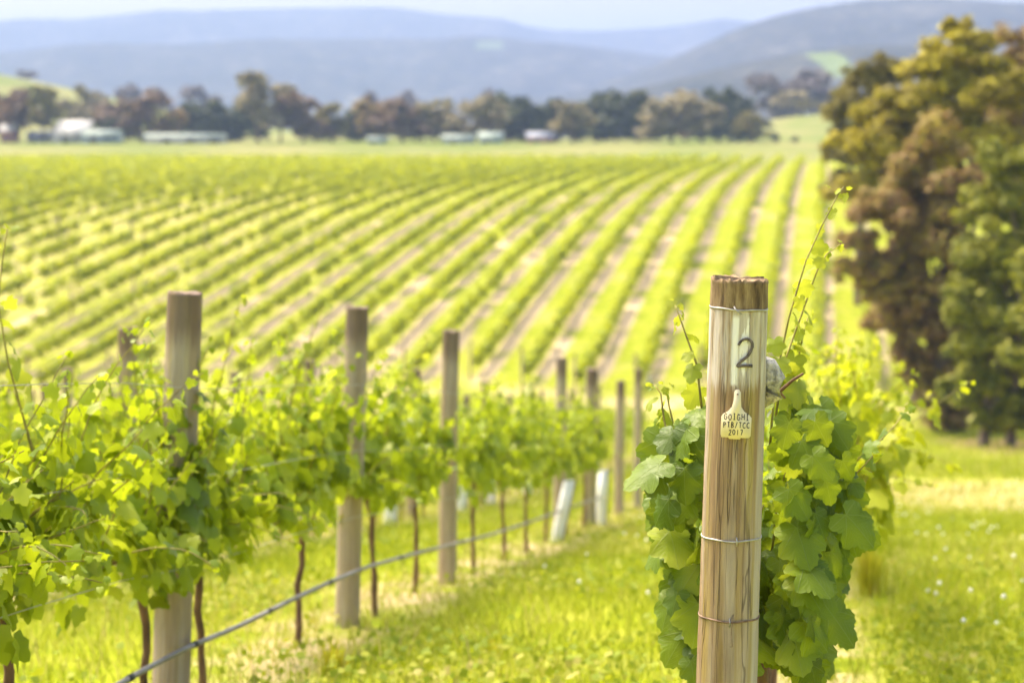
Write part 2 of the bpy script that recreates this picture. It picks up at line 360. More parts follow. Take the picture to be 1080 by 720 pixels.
def ground_mat():
    m, n, out = newmat('vineyard_ground'); b = NB(n)
    pos = b.node('ShaderNodeNewGeometry').outputs['Position']; sp = b.node('ShaderNodeSeparateXYZ'); b.put(sp.inputs[0], pos)
    X, Y, Z = sp.outputs
    s = b.math('SUBTRACT', b.math('MULTIPLY', X, CP), b.math('MULTIPLY', Y, SP))
    n1 = b.noise(pos, .25, 4); n2 = b.noise(pos, 1.6, 4); n3 = b.noise(pos, 14, 3); big = b.noise(pos, .045, 2)
    grass = b.ramp(n2, [(.25, (.14, .19, .010)), (.5, (.23, .27, .014)), (.75, (.33, .33, .05))])
    grass = b.mix(b.math('MULTIPLY', b.step(n1, .50, .68), .5), grass, (.38, .33, .13, 1))
    soil = b.ramp(b.math('MULTIPLY_ADD', n3, .5, b.math('MULTIPLY', n2, .5)), [(.3, (.44, .33, .19)), (.6, (.62, .49, .32)), (.8, (.68, .57, .41))])
    def strip(off, lo, hi, soft, wob):
        sw = b.math('ADD', s, b.math('MULTIPLY', b.math('SUBTRACT', n2, .5), wob))
        fr = b.math('FRACT', b.math('DIVIDE', b.math('SUBTRACT', sw, off), 2.5))
        return b.math('MULTIPLY', b.step(fr, lo - soft, lo + soft), b.math('SUBTRACT', 1.0, b.step(fr, hi - soft, hi + soft)))
    # far block: bare strip beside every row, weedier towards the right and bottom
    far = strip(-.35 - 25 - .1, .05, .36, .06, .35)
    wide = strip(-.35 - 25 - .1, .04, .86, .06, .35)
    leftness = b.step(b.math('ADD', s, b.math('MULTIPLY', b.math('SUBTRACT', n1, .5), 40)), -18, -45)
    farm = b.math('MAXIMUM', b.math('MULTIPLY', far, b.step(n1, .36, .50)), b.math('MULTIPLY', b.math('MULTIPLY', wide, leftness), .3))
    farm = b.math('MULTIPLY', farm, b.math('MULTIPLY', b.step(Y, 80, 86), b.math('MULTIPLY', b.math('SUBTRACT', 1.0, b.step(Y, 228, 234)), b.math('SUBTRACT', 1.0, b.step(s, 2.6, 3.2)))))
    near = b.math('MULTIPLY', strip(-.2 - 25 - .5, .06, .36, .06, .5), b.math('MULTIPLY', b.math('SUBTRACT', 1.0, b.step(Y, 52, 58)), b.math('SUBTRACT', 1.0, b.step(s, .4, .9))))
    near = b.math('MULTIPLY', near, b.math('MULTIPLY', b.step(n2, .36, .60), .75))
    col = b.mix(farm, grass, soil)
    col = b.mix(near, col, b.mix(n3, (.30, .21, .14, 1), (.52, .41, .30, 1)))
    head = b.math('MULTIPLY', b.step(Y, 70, 76), b.math('SUBTRACT', 1.0, b.step(Y, 79, 83)))
    col = b.mix(b.math('MULTIPLY', b.math('MULTIPLY', head, b.step(n1, .4, .6)), .7), col, soil)
    # worn lane on the right
    lane = b.math('MULTIPLY', b.step(b.math('ABSOLUTE', b.math('SUBTRACT', Y, b.math('ADD', 29.0, b.math('MULTIPLY', n1, 6.0)))), 8.5, 3.5), b.step(b.math('ADD', X, b.math('MULTIPLY', n1, 2.0)), 5.0, 7.0))
    col = b.mix(b.math('MULTIPLY', lane, .75), col, (.38, .31, .14, 1))
    under_trees = b.math('MULTIPLY', b.step(b.math('ADD', X, b.math('MULTIPLY', n2, 2.0)), 14.2, 16.2), b.math('MULTIPLY', b.step(Y, 53, 56), b.math('SUBTRACT', 1.0, b.step(Y, 62, 66))))  # brown ground colour under the right-hand trees
    col = b.mix(under_trees, col, b.mix(n3, (.20, .12, .08, 1), (.42, .29, .19, 1)))
    # pale green and straw pasture beyond the crest
    past = b.mix(b.step(big, .4, .6), (.13, .165, .035, 1), (.20, .20, .07, 1))
    col = b.mix(b.step(Y, 232, 245), col, past)
    p = b.node('ShaderNodeBsdfPrincipled'); b.put(p.inputs['Base Color'], col); p.inputs['Roughness'].default_value = 1.0; p.inputs['Specular IOR Level'].default_value = .05
    bp = b.node('ShaderNodeBump'); bp.inputs['Strength'].default_value = .5; bp.inputs['Distance'].default_value = .05
    b.put(bp.inputs['Height'], b.math('ADD', n3, n2)); b.put(p.inputs['Normal'], bp.outputs[0])
    n.links.new(p.outputs[0], out.inputs[0]); return m
def hill_mat(name, patches=()):
    m, n, out = newmat(name); b = NB(n)
    pos = b.node('ShaderNodeNewGeometry').outputs['Position']
    n1 = b.noise(pos, .012, 5, .65); n2 = b.noise(pos, .06, 3)
    col = b.ramp(b.math('MULTIPLY_ADD', n2, .5, b.math('MULTIPLY', n1, .5)), [(.35, (.025, .030, .030)), (.55, (.055, .055, .05)), (.72, (.16, .15, .12))])
    sp = b.node('ShaderNodeSeparateXYZ'); b.put(sp.inputs[0], pos)
    for (x0, x1, z0, z1, c) in patches:
        wx = b.math('ADD', sp.outputs[0], b.math('MULTIPLY', b.math('SUBTRACT', n2, .5), 6.0))
        a = b.math('MULTIPLY', b.step(wx, x0 - 1, x0 + 1), b.math('SUBTRACT', 1.0, b.step(wx, x1 - 1, x1 + 1)))
        c_ = b.math('MULTIPLY', b.step(sp.outputs[2], z0 - 1, z0 + 1), b.math('SUBTRACT', 1.0, b.step(sp.outputs[2], z1 - 1, z1 + 1)))
        col = b.mix(b.math('MULTIPLY', a, c_), col, c4(c))
    p = b.node('ShaderNodeBsdfPrincipled'); b.put(p.inputs['Base Color'], col); p.inputs['Roughness'].default_value = 1; p.inputs['Specular IOR Level'].default_value = 0
    bp = b.node('ShaderNodeBump'); bp.inputs['Strength'].default_value = .8; bp.inputs['Distance'].default_value = 6
    b.put(bp.inputs['Height'], n2); b.put(p.inputs['Normal'], bp.outputs[0])
    n.links.new(p.outputs[0], out.inputs[0]); return m

# ------------------------------------------------------------------ ground
def grid(xs, ys, zf):
    XX, YY = np.meshgrid(xs, ys); V = np.column_stack([XX.ravel(), YY.ravel(), zf(XX, YY).ravel()])
    nx, ny = len(xs), len(ys); i = np.arange(nx * ny).reshape(ny, nx)
    return V, np.column_stack([i[:-1, :-1].ravel(), i[:-1, 1:].ravel(), i[1:, 1:].ravel(), i[1:, :-1].ravel()])
ys = np.concatenate([np.arange(-60, 0, 2), np.arange(0, 60, .5), np.arange(60, 160, 1), np.arange(160, 450, 4), np.arange(450, 800, 12), np.geomspace(800, 4600, 40)])
xs = np.concatenate([-np.geomspace(40, 2400, 60)[::-1], np.arange(-39, 40, .75), np.geomspace(40, 2400, 60)])
V, Fc = grid(xs, ys, gz)
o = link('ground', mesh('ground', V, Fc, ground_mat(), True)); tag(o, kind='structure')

def ridge(pts, d, depth, mat, seed, rough=1.0):
    """a range of hills whose crest, at distance d, follows the given skyline"""
    rs = np.random.RandomState(seed)
    px = np.array([p[0] for p in pts], float); py = np.array([p[1] for p in pts], float)
    xs = np.linspace((px[0] - 540) / F * d, (px[-1] - 540) / F * d, 260)
    top = np.interp(xs / d * F + 540, px, py)
    k = np.ones(9) / 9; top = np.convolve(np.pad(top, 4, 'edge'), k, 'valid')
    zt = (HZ - top) / F * d
    base = -13.0
    ts = np.concatenate([np.linspace(-1, 0, 60), np.linspace(.05, .6, 8)])
    V = []
    ph = rs.rand(12) * 6.28; fr = rs.rand(12)
    for t in ts:
        prof = 0.5 + 0.5 * math.cos(math.pi * min(1, abs(t)))
        prof = prof ** 0.9
        y = d + t * depth
        nzv = np.zeros_like(xs)
        for j in range(12):
            wl = depth * (.12 + .5 * fr[j]); nzv += np.sin(xs / wl * 6.28 + ph[j] + t * depth / wl * 4 * (fr[j] - .4)) * wl * .012
        amp = rough * (1 - abs(t)) * min(1, abs(t) * 4) if t <= 0 else 0
        z = base + (zt - base) * prof + nzv * amp + rs.randn(len(xs)) * .0006 * d * min(1, abs(t) + .3)
        V.append(np.column_stack([xs * (1 + t * depth / d * .6), np.full_like(xs, y), z + CZ]))
    V = np.vstack(V); nx, ny = len(xs), len(ts); i = np.arange(nx * ny).reshape(ny, nx)
    Fq = np.column_stack([i[:-1, :-1].ravel(), i[:-1, 1:].ravel(), i[1:, 1:].ravel(), i[1:, :-1].ravel()])
    o = link('hills', mesh('hills', V, Fq, mat, True)); tag(o, kind='structure'); return o
HM = hill_mat('forested_hill')
ridge([(-500, 34), (-200, 30), (0, 22), (60, 22), (130, 18), (190, 15), (250, 10), (330, 8), (370, 11), (400, 9), (450, 14), (520, 24), (570, 31), (620, 34), (700, 29), (770, 27), (900, 36), (1300, 40), (1600, 44)], 3300, 900, HM, 1)
ridge([(-500, 50), (-200, 52), (0, 56), (60, 50), (120, 47), (200, 49), (280, 43), (400, 41), (540, 44), (640, 52), (720, 62), (820, 84), (1000, 100)], 2300, 700, hill_mat('forested_ridge', [(-40, -10, CZ + 76, CZ + 86, (.10, .13, .08))]), 2, .6)
ridge([(520, 112), (580, 104), (630, 90), (680, 72), (740, 50), (790, 28), (840, 12), (900, 2), (960, -2), (1020, 2), (1060, 6), (1100, 4), (1400, 15), (1700, 22)], 1750, 560, HM, 3, .7)
xk = 1150 / F
ridge([(480, 120), (600, 108), (700, 88), (760, 72), (830, 58), (900, 50), (1000, 50), (1200, 48), (1500, 50)], 1150, 330, hill_mat('wooded_foothill', [((861 - 540) * xk * .93, (888 - 540) * xk * .93, CZ + 22, CZ + 38, (.12, .16, .06))]), 4, .4)

# ------------------------------------------------------------------ haze
hm, hn, hout = newmat('valley_haze')
pv = hn.nodes.new('ShaderNodeVolumePrincipled'); pv.inputs['Color'].default_value = (.38, .52, .88, 1); pv.inputs['Density'].default_value = 3.0e-4; pv.inputs['Anisotropy'].default_value = .1
hn.links.new(pv.outputs[0], hout.inputs['Volume'])
mb = MB(); mb.box(-2600, 2600, -70, 4700, CZ - 15.5, CZ + 215)
tag(mb.obj('haze', hm), kind='stuff')

# ------------------------------------------------------------------ posts
def post_mesh(name, h, r, seed, mat, seg=32, nz=26, bury=.25, wob=.006):
    rs = np.random.RandomState(seed); zs = np.concatenate([[-bury], np.linspace(0, h - .012, nz), [h - .004, h]])
    ang = np.linspace(0, 2 * math.pi, seg, endpoint=False)
    prof = 1 + .02 * np.sin(2 * ang + rs.rand() * 6) + .012 * np.sin(5 * ang + rs.rand() * 6) + .008 * rs.randn(seg)
    V = []
    for i, z in enumerate(zs):
        t = max(0, z) / h
        rr = r * (1.06 - .09 * t) * prof * (1 + .006 * rs.randn()) * (1 if i < len(zs) - 1 else .955)
        bx = wob * math.sin(z * 2.1 + seed); by = wob * math.cos(z * 1.7 + seed)
        zz = z + (.004 * rs.randn(seg) if i >= len(zs) - 2 else 0)
        V.append(np.column_stack([bx + rr * np.cos(ang), by + rr * np.sin(ang), np.full(seg, z) + zz * 0 + (zz - z if i >= len(zs) - 2 else 0)]))
    V = np.vstack(V); n = len(zs); Fs = []
    for i in range(n - 1):
        for k in range(seg):
            k2 = (k + 1) % seg; Fs.append((i*seg+k, i*seg+k2, (i+1)*seg+k2, (i+1)*seg+k))
    V = np.vstack([V, [[0, 0, h + .001]]]); c = len(V) - 1
    for k in range(seg): Fs.append(((n-1)*seg+k, (n-1)*seg+(k+1) % seg, c))
    me = mesh(name, V, Fs, mat); me.polygons.foreach_set('use_smooth', np.array([len(p.vertices) == 4 for p in me.polygons])); return me

# the numbered end post; its own local -Y faces the camera
HP_Y = 4.67; HP_X = (766 - 540) / F * HP_Y - .02
HP_Z = g(HP_X, HP_Y); HP_H = (CZ - (293 - HZ) / F * HP_Y) - HP_Z
S0 = 1.60                       # marks below are laid out for a post 1.60 m tall
hero = link('end_post', post_mesh('end_post', HP_H, .0705, 5, M['post_hero'], 64, 40, wob=0), None, (HP_X, HP_Y, HP_Z), (0, R(1.85), -math.atan2(HP_X, HP_Y)))
ZO = HP_H - S0
for nd in M['post_hero'].node_tree.nodes: pass
tag(hero, 'round timber end post painted with a 2 and carrying a cream tag', 'post')
RZ = lambda py: HP_H - (py - 293) / F * HP_Y       # image row -> height on the post
def ring(z, r, tilt, mat, name, label=None):
    mb = MB(); pts = [(r * math.cos(a), r * math.sin(a), z + tilt * math.cos(a) + .001 * math.sin(5 * a)) for a in np.linspace(0, 2 * math.pi, 49)]
    mb.tube(pts, .0024, 6, False); return mb.obj(name, mat, hero, True)
rr = .0705
w1 = ring(RZ(323.5), rr * .995, -.001, M['wire'], 'wire_tie')
mb = MB(); mb.tube([(-.012, -rr - .001, RZ(320)), (-.008, -rr - .008, RZ(323)), (.0, -rr - .007, RZ(326)), (.006, -rr - .004, RZ(327))], .0022, 6); mb.obj('wire_end', M['wire'], w1, True)
w2 = ring(RZ(563.5), rr * 1.03, .002, M['wire'], 'wire_tie')
mb = MB(); mb.tube([(.012, -rr*1.03, RZ(559)), (.013, -rr*1.03 - .007, RZ(563)), (.012, -rr*1.03, RZ(568))], .002, 6); mb.obj('staple', M['wire'], w2, True)
w3 = ring(RZ(647), rr * 1.04, .001, M['rust_wire'], 'wire_tie')
mb = MB(); mb.tube([(.002, -rr*1.04, RZ(643)), (.002, -rr*1.04 - .007, RZ(647)), (.002, -rr*1.04, RZ(652))], .002, 6); mb.obj('staple', M['wire'], w3, True)
mb = MB(); mb.tube([(.002, -rr*1.04 - .003, RZ(646)), (.010, -rr*1.04 - .004, RZ(638)), (.007, -rr*1.04 - .003, RZ(655)), (.010, -rr*1.04 - .003, RZ(672)), (.004, -rr*1.04 - .003, RZ(672))], .0009, 5); mb.obj('loose_wire', M['rust_wire'], w3, True)

def ribbons(strokes, width, lift, wrap=None, ox=0, oz=0, sc=1.0, jitter=0):
    """pen strokes as thin raised ribbons; wrap = radius of the surface they follow"""
    mb = MB(); rs = random.Random(3)
    for st in strokes:
        # resample smoothly
        P = []
        for i in range(len(st) - 1):
            p0 = st[max(i-1, 0)]; p1 = st[i]; p2 = st[i+1]; p3 = st[min(i+2, len(st)-1)]
            for q in range(6):
                t = q / 6
                P.append(tuple(.5 * ((2*b_) + (-a+c)*t + (2*a-5*b_+4*c-d)*t*t + (-a+3*b_-3*c+d)*t**3) for a, b_, c, d in zip(p0, p1, p2, p3)))
        P.append(st[-1]); V = []
        for i, (x, z) in enumerate(P):
            x2, z2 = P[min(i+1, len(P)-1)]; x1, z1 = P[max(i-1, 0)]
            dx, dz = x2 - x1, z2 - z1; l = math.hypot(dx, dz) or 1; nx, nz = -dz / l, dx / l
            w = width * (.85 + .3 * rs.random()) / 2
            for sg, up in ((-1, 0), (-1, 1), (1, 1), (1, 0)):
                u = ox + sc * x + sg * nx * w; z_ = oz + sc * z + sg * nz * w; L = lift if up else -.001
                V.append(((wrap + L) * math.sin(u / wrap), -(wrap + L) * math.cos(u / wrap), z_) if wrap else (u, -L, z_))
        n = len(P); Fs = []
        for i in range(n - 1):
            for k in range(4):
                k2 = (k + 1) % 4; Fs.append((i*4+k, i*4+k2, (i+1)*4+k2, (i+1)*4+k))
        Fs += [(0, 1, 2, 3), ((n-1)*4+3, (n-1)*4+2, (n-1)*4+1, (n-1)*4)]
        mb.add(V, Fs)
    return mb
TWO = [[(-.45, .55), (-.25, .85), (.1, .95), (.42, .72), (.42, .35), (.15, -.1), (-.2, -.4), (-.48, -.75), (-.1, -.72), (.5, -.72)]]
mb = ribbons(TWO, .0062, .0012, rr * .995, .019, RZ(369), .039)
tag(mb.obj('painted_number', M['ink'], hero), 'faded dark figure 2')
# ear-tag style label
tg = empty('name_tag', (0, 0, 0)); tg.parent = hero
TAGZ = RZ(455); k_ = HP_Y / F
def tagpt(px, py): return ((px - 774.0) * k_, TAGZ + (455 - py) * k_)
out = [(759, 452), (760, 455), (767, 455), (768, 456.5), (779, 456.5), (780, 455), (788, 455), (790, 453), (790.5, 434), (788, 431), (783, 428), (779.5, 423), (779, 416), (778.6, 408), (777, 405.5), (775, 405), (773, 405.5), (771.6, 408), (771.3, 416), (770, 423), (766, 428), (761, 431), (759.3, 434)]
mb = MB(); P2 = [tagpt(*p) for p in out]; n = len(P2); yf = -rr * 1.03 - .008; yb = yf + .0022
V = [(x, yf, z) for x, z in P2] + [(x, yb, z) for x, z in P2]
mb.add(V, [tuple(range(n)), tuple(range(2*n-1, n-1, -1))] + [((i+1) % n, i, n+i, n+(i+1) % n) for i in range(n)])
o = mb.obj('plate', M['tag'], tg)
mb = MB(); cx, cz = tagpt(775.3, 410); mb.tube([(cx, yf - .0015, cz), (cx, yf + .012, cz)], .0022, 10); mb.obj('nail', M['rust_wire'], tg)
GL = {'G': [[(.8, .8), (.45, 1), (.1, .6), (.15, .15), (.5, 0), (.85, .2), (.85, .45), (.5, .45)]], 'O': [[(.5, 1), (.15, .7), (.15, .3), (.5, 0), (.85, .3), (.85, .7), (.5, 1)]],
      'I': [[(.5, 1), (.5, 0)], [(.25, 1), (.75, 1)], [(.25, 0), (.75, 0)]], 'H': [[(.15, 1), (.12, 0)], [(.85, 1), (.85, 0)], [(.15, .5), (.85, .55)]],
      'P': [[(.2, 0), (.2, 1)], [(.2, 1), (.75, .9), (.75, .6), (.2, .5)]], 'T': [[(.5, 1), (.5, 0)], [(.1, 1), (.9, 1)]], 'B': [[(.2, 0), (.2, 1)], [(.2, 1), (.7, .9), (.65, .6), (.2, .52)], [(.2, .52), (.8, .4), (.75, .1), (.2, 0)]],
      '/': [[(.2, -.05), (.8, 1.05)]], 'C': [[(.85, .85), (.5, 1), (.15, .6), (.2, .15), (.55, 0), (.85, .15)]], '2': [[(.15, .8), (.5, 1), (.8, .75), (.5, .4), (.1, .02), (.5, .04), (.9, .02)]],
      '0': [[(.5, 1), (.15, .7), (.15, .3), (.5, 0), (.85, .3), (.85, .7), (.5, 1)]], '1': [[(.5, 1), (.5, 0)]], '7': [[(.15, .95), (.8, .95), (.45, 0)]]}
strokes = []
rg = random.Random(8)
for text, x0, x1, yb_, h_ in (('GOIGHI', 761.5, 788.5, 436.6, 6.2), ('PTB/TCC', 760.8, 789.2, 444.6, 5.6), ('2017', 766.8, 782.5, 452.2, 5.2)):
    adv = (x1 - x0) / len(text)
    for i, ch in enumerate(text):
        jy = rg.uniform(-.4, .4)
        for st in GL[ch]: strokes.append([tagpt(x0 + (i + .1 + .78 * a) * adv, yb_ + jy - bq * h_) for a, bq in st])
mb = ribbons(strokes, .0017, .0007)
mb.v = [(x, y + yf, z) for x, y, z in mb.v]
mb.obj('handwriting', M['tagink'], tg)
mb = MB(); mb.tube([(.055, .03, RZ(378)), (.074, .035, RZ(385)), (.090, .04, RZ(400)), (.088, .04, RZ(415)), (.066, .035, RZ(426))], [.012, .026, .032, .030, .012], 12)
mb.obj('knot', M['knot'], hero, True)

# line posts of the near block ------------------------------------------------
PM_ = [post_mesh('line_post', 1.80, .066 + .006 * (i % 3), 20 + i, M['post'], 20, 14) for i in range(5)]
rng = random.Random(4)
def line_post(x, y, label, group, lean=None, h=1.0, w=1.0):
    o = link('line_post', PM_[rng.randrange(5)], None, (x, y, g(x, y)), (R(rng.uniform(-1.2, 1.2)), R(lean if lean is not None else rng.uniform(.2, 2.4)), rng.uniform(0, 6.28)))
    # lean is towards +X in world space: rotate first about z, so use a quaternion order XYZ -> keep z spin inside the mesh
    o.rotation_mode = 'ZYX'; o.scale = (w, w, h)
    return tag(o, label, 'post', group)
S1 = -2.65
lp = [(181, 'thick round post with dark stained top at the left in the front vine row', 1.62, .965, 1.04),
      (367, 'grey split-topped post standing among the front row vines beside the thick post', 1.5, 1.0, .98),
      (471, 'tan post half sunk in foliage, third post along the front left row', 1.2, 1.0, .95),
      (590, 'pale post rising behind the leaning white vine guard', .6, 1.0, .88),
      (623, 'brown-topped post beside the upright white vine guard', .3, 1.0, .86),
      (653, 'bare dark slim post left of the last post in the front row', .6, .98, .74),
      (672, 'last bare post of the front row, left of the numbered end post', .5, 1.12, .70)]
for px, lab, lean, h, w in lp:
    y = depth_of(S1, px); x, y = rowpt(S1, y)
    line_post(x, y, lab, 'line posts of the front row', lean, h, w)
names = ['second', 'third', 'fourth', 'fifth', 'sixth', 'seventh', 'eighth', 'ninth']
for k in range(2, 9):
    s = S1 - 2.5 * (k - 1)
    y = max(5.5 if k == 2 else 8, -s / (.27 * CP + SP) * .97) + (k * 1.7) % 3
    if k == 2: y = 14.1
    while y < 56:
        x, yy = rowpt(s, y)
        lab = 'brown-capped post left of and behind the thick post, above the leaves' if (k == 2 and y == 14.1) else f'weathered post rising from the {names[k-2]} vine row behind the front row'
        line_post(x, yy, lab, 'line posts of the rows behind', rng.uniform(.3, 2.2), rng.uniform(.94, 1.06), rng.uniform(.8, 1.0))
        y += 5.4 if k > 2 else 4.9

# ------------------------------------------------------------------ grapevines
def shoot_path(rs, start, d0, L, droop, step=.055):
    p = np.array(start, float); d = np.array(d0, float); d /= np.linalg.norm(d); P = [p.copy()]
    for i in range(max(3, int(L / step))):
        d = d + rs.randn(3) * .10 + np.array([0, 0, -droop]); d /= np.linalg.norm(d); p = p + d * step; P.append(p.copy())
    return np.array(P)
def shoot_leaves(rs, path, base, per, spread, tipfrac=1.0):
    """positions, normals, tips and sizes of the leaves along a shoot"""
    P, N, T, S = [], [], [], []; n = len(path)
    for i in range(1, n):
        f = i / (n - 1); d = path[i] - path[i-1]
        for q in range(per if f < .8 else max(1, per - 1)):
            a = rs.rand() * 6.28
            side = np.array([math.cos(a) * 1.2, math.sin(a) * .8, rs.uniform(-.5, .45)]); side /= np.linalg.norm(side)
            pet = base * rs.uniform(.4, 1.0) * spread * (1 - .6 * f)
            pos = path[i] + side * pet
            nn = side * np.array([1, 1, .3]) * rs.uniform(.5, 1.1) + np.array([0, 0, rs.uniform(.1, 1.0)]) + rs.randn(3) * .30
            tt = np.array([side[0] * .5, side[1] * .5, -rs.uniform(.3, 1.2)]) + rs.randn(3) * .3
            sz = base * (1.08 - .72 * f ** 1.6) * rs.uniform(.7, 1.2)
            P.append(pos); N.append(nn); T.append(tt); S.append(sz)
        if f > .93:      # unfurling tip
            for q in range(2):
                P.append(path[i] + rs.randn(3) * .012); N.append(rs.randn(3) + [0, 0, .3]); T.append(d + rs.randn(3) * .02); S.append(base * .28 * rs.uniform(.7, 1.2))
    return P, N, T, S
def vine_parts(seed, tpl, nsh, base, per, Lr=(.5, .95), spread=.8, halflen=.62, wire=.66, trunk_r=.017, leafmat=None, lean=None):
    rs = np.random.RandomState(seed)
    lean = rs.uniform(-.12, .12, 2) if lean is None else np.array(lean)
    mb = MB(); tp = [(-lean[0] * .3, -lean[1], -.08), (-lean[0] * .3, -lean[1], .0)]
    for t in np.linspace(.15, 1, 7): tp.append((-lean[0] * (1 - t) * .3 + rs.randn() * .008, -lean[1] * (1 - t) + rs.randn() * .008, t * wire))
    mb.tube(tp, [trunk_r * 1.25, trunk_r * 1.15] + list(np.linspace(1, .95, 7) * trunk_r * (1 + .12 * rs.randn(7))), 7)
    trunk = mb.mesh('trunk', M['bark'], True)
    mb = MB()
    for sg in (-1, 1):
        mb.tube([(0, 0, wire - .02), (rs.randn()*.01, sg * .08, wire + .05)] + [(rs.randn() * .012, sg * t, wire + .03 + rs.randn() * .012) for t in np.linspace(.18, halflen, 6)], np.linspace(.011, .006, 8), 6)
    cane = mb.mesh('cane', M['cane'], True)
    sb = MB(); A = [[], [], [], []]
    for j in range(nsh):
        y0 = -halflen + 2 * halflen * (j + rs.rand()) / nsh
        sidew = rs.uniform(-1, 1)
        if rs.rand() < .34:   # a shoot that flops outward
            path = shoot_path(rs, (0, y0, wire + .04), (sidew * 1.1, rs.uniform(-.4, .4), .75), rs.uniform(.35, .6), .11)
        else:
            path = shoot_path(rs, (0, y0, wire + .04), (sidew * .40, rs.uniform(-.25, .25), 1), rs.uniform(*Lr), .0)
        sb.tube(path, np.linspace(.0042, .0018, len(path)), 5)
        for a, q in zip(A, shoot_leaves(rs, path, base, per, spread)): a += q
    # skirt leaves under the fruiting wire
    for q in range(int(nsh * 3.2)):
        a = rs.rand() * 6.28; x = math.cos(a) * rs.uniform(.04, .22); y0 = rs.uniform(-halflen, halflen)
        A[0].append(np.array([x, y0, wire + rs.uniform(-.11, .16)])); A[1].append(np.array([x * 6, rs.randn() * .5, rs.uniform(.0, .7)])); A[2].append(np.array([x, rs.randn() * .3, -1.0])); A[3].append(base * rs.uniform(.75, 1.2))
    shoot = sb.mesh('shoot', M['shoot'], True)
    Vv, Ff, uv = scatter(np.array(A[0]), np.array(A[1]), np.array(A[2]), np.array(A[3]), *tpl)
    fol = mesh('foliage', Vv, Ff, leafmat or M['vine_mid'], len(tpl[0]) > 6, uv)
    return dict(trunk=trunk, cane=cane, shoot=shoot, foliage=fol)
def vine_thing(parts, x, y, label, group, flip=False, sc=1.0, rot=0.0):
    t = empty('grapevine', (x, y, g(x, y)), (0, 0, -PHI + (math.pi if flip else 0) + rot), (sc, sc, sc))
    for n_, me in parts.items(): link(n_, me, t)
    return tag(t, label, 'grapevine', group)

# front left row: trunks where the photo shows them
MIDV = [vine_parts(100 + i, LEAF_MID, 24 + i % 3, .092, 2, (.42, .84 + .06 * (i % 2)), spread=1.0, wire=.71, leafmat=M['vine_mid']) for i in range(6)]
FARV = [vine_parts(150 + i, LEAF_MID, 18, .10, 2, (.40, .78), spread=.95, wire=.80, leafmat=M['vine_mid']) for i in range(3)]
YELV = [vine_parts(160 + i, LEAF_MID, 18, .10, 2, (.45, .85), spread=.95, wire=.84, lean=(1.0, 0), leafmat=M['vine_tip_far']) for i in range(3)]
vr = random.Random(11)
front = [(-62, 'leftmost'), (5, 'with a tall shoot at the left edge of the photo'), (150, 'with reddish trunk left of the thick post'), (207, 'with slanting trunk just right of the thick post'), (322, 'with dark slanting trunk left of the grey post'), (388, 'with dark straight trunk right of the grey post'),
         (440, 'left of the tan post'), (500, 'just right of the tan post'), (527, 'second right of the tan post'), (553, 'left of the leaning white guard'), (576, 'shading the leaning white guard'), (600, 'between the two big white guards'), (618, 'last leafy one before the bare end posts')]
for i, (px, ph) in enumerate(front):
    y = depth_of(S1, px); x, y = rowpt(S1, y)
    far = y > 10.5
    vine_thing(FARV[i % 3] if far else MIDV[i % 6], x, y, f'leafy front-row grapevine {ph}', 'grapevines of the front row', vr.random() < .5, vr.uniform(.92, 1.06) if not far else vr.uniform(.93, 1.02), vr.uniform(-.06, .06))
# extra tall shoots rising from the front row
def tall_shoot_vine(pts_px, y, base, seed, label, tpl=LEAF_MID): pass

# rows behind, seen over the front row
LOWV = [vine_parts(200 + i, LEAF_LO, 13, .115, 2, (.45, .80), wire=.82, leafmat=M['vine_mid']) for i in range(5)]
nv = 0
for k in range(2, 9):
    s = S1 - 2.5 * (k - 1)
    y = -s / (.275 * CP + SP) * .98
    while y < 54:
        x, yy = rowpt(s, y)
        vine_thing(LOWV[vr.randrange(5)], x, yy, f'leafy grapevine in the {names[k-2]} vine row, partly hidden behind nearer rows', f'grapevines of the {names[k-2]} row', vr.random() < .5, vr.uniform(.9, 1.08), vr.uniform(-.08, .08)); nv += 1
        y += 1.3 if k < 5 else 1.45
# row of the numbered post, running away behind it
S0R = -.20
y = 6.7; i = 0
pos_w = ['first', 'second', 'third', 'fourth', 'fifth', 'sixth', 'seventh', 'eighth', 'ninth', 'tenth', 'eleventh', 'twelfth']
while y < 22 and i < 12:
    x, yy = rowpt(S0R + (.0 if i < 2 else .34 if i < 5 else .10), y)
    vine_thing((YELV if 1 < i < 5 else FARV)[(i * 2 + 1) % 3], x, yy, f'yellow-green grapevine, {pos_w[i]} one behind the vine at the numbered post', 'grapevines behind the numbered post', i % 2 == 0 and not 1 < i < 5, 1.0 if 1 < i < 7 else .96, vr.uniform(-.05, .05)); y += 1.3; i += 1

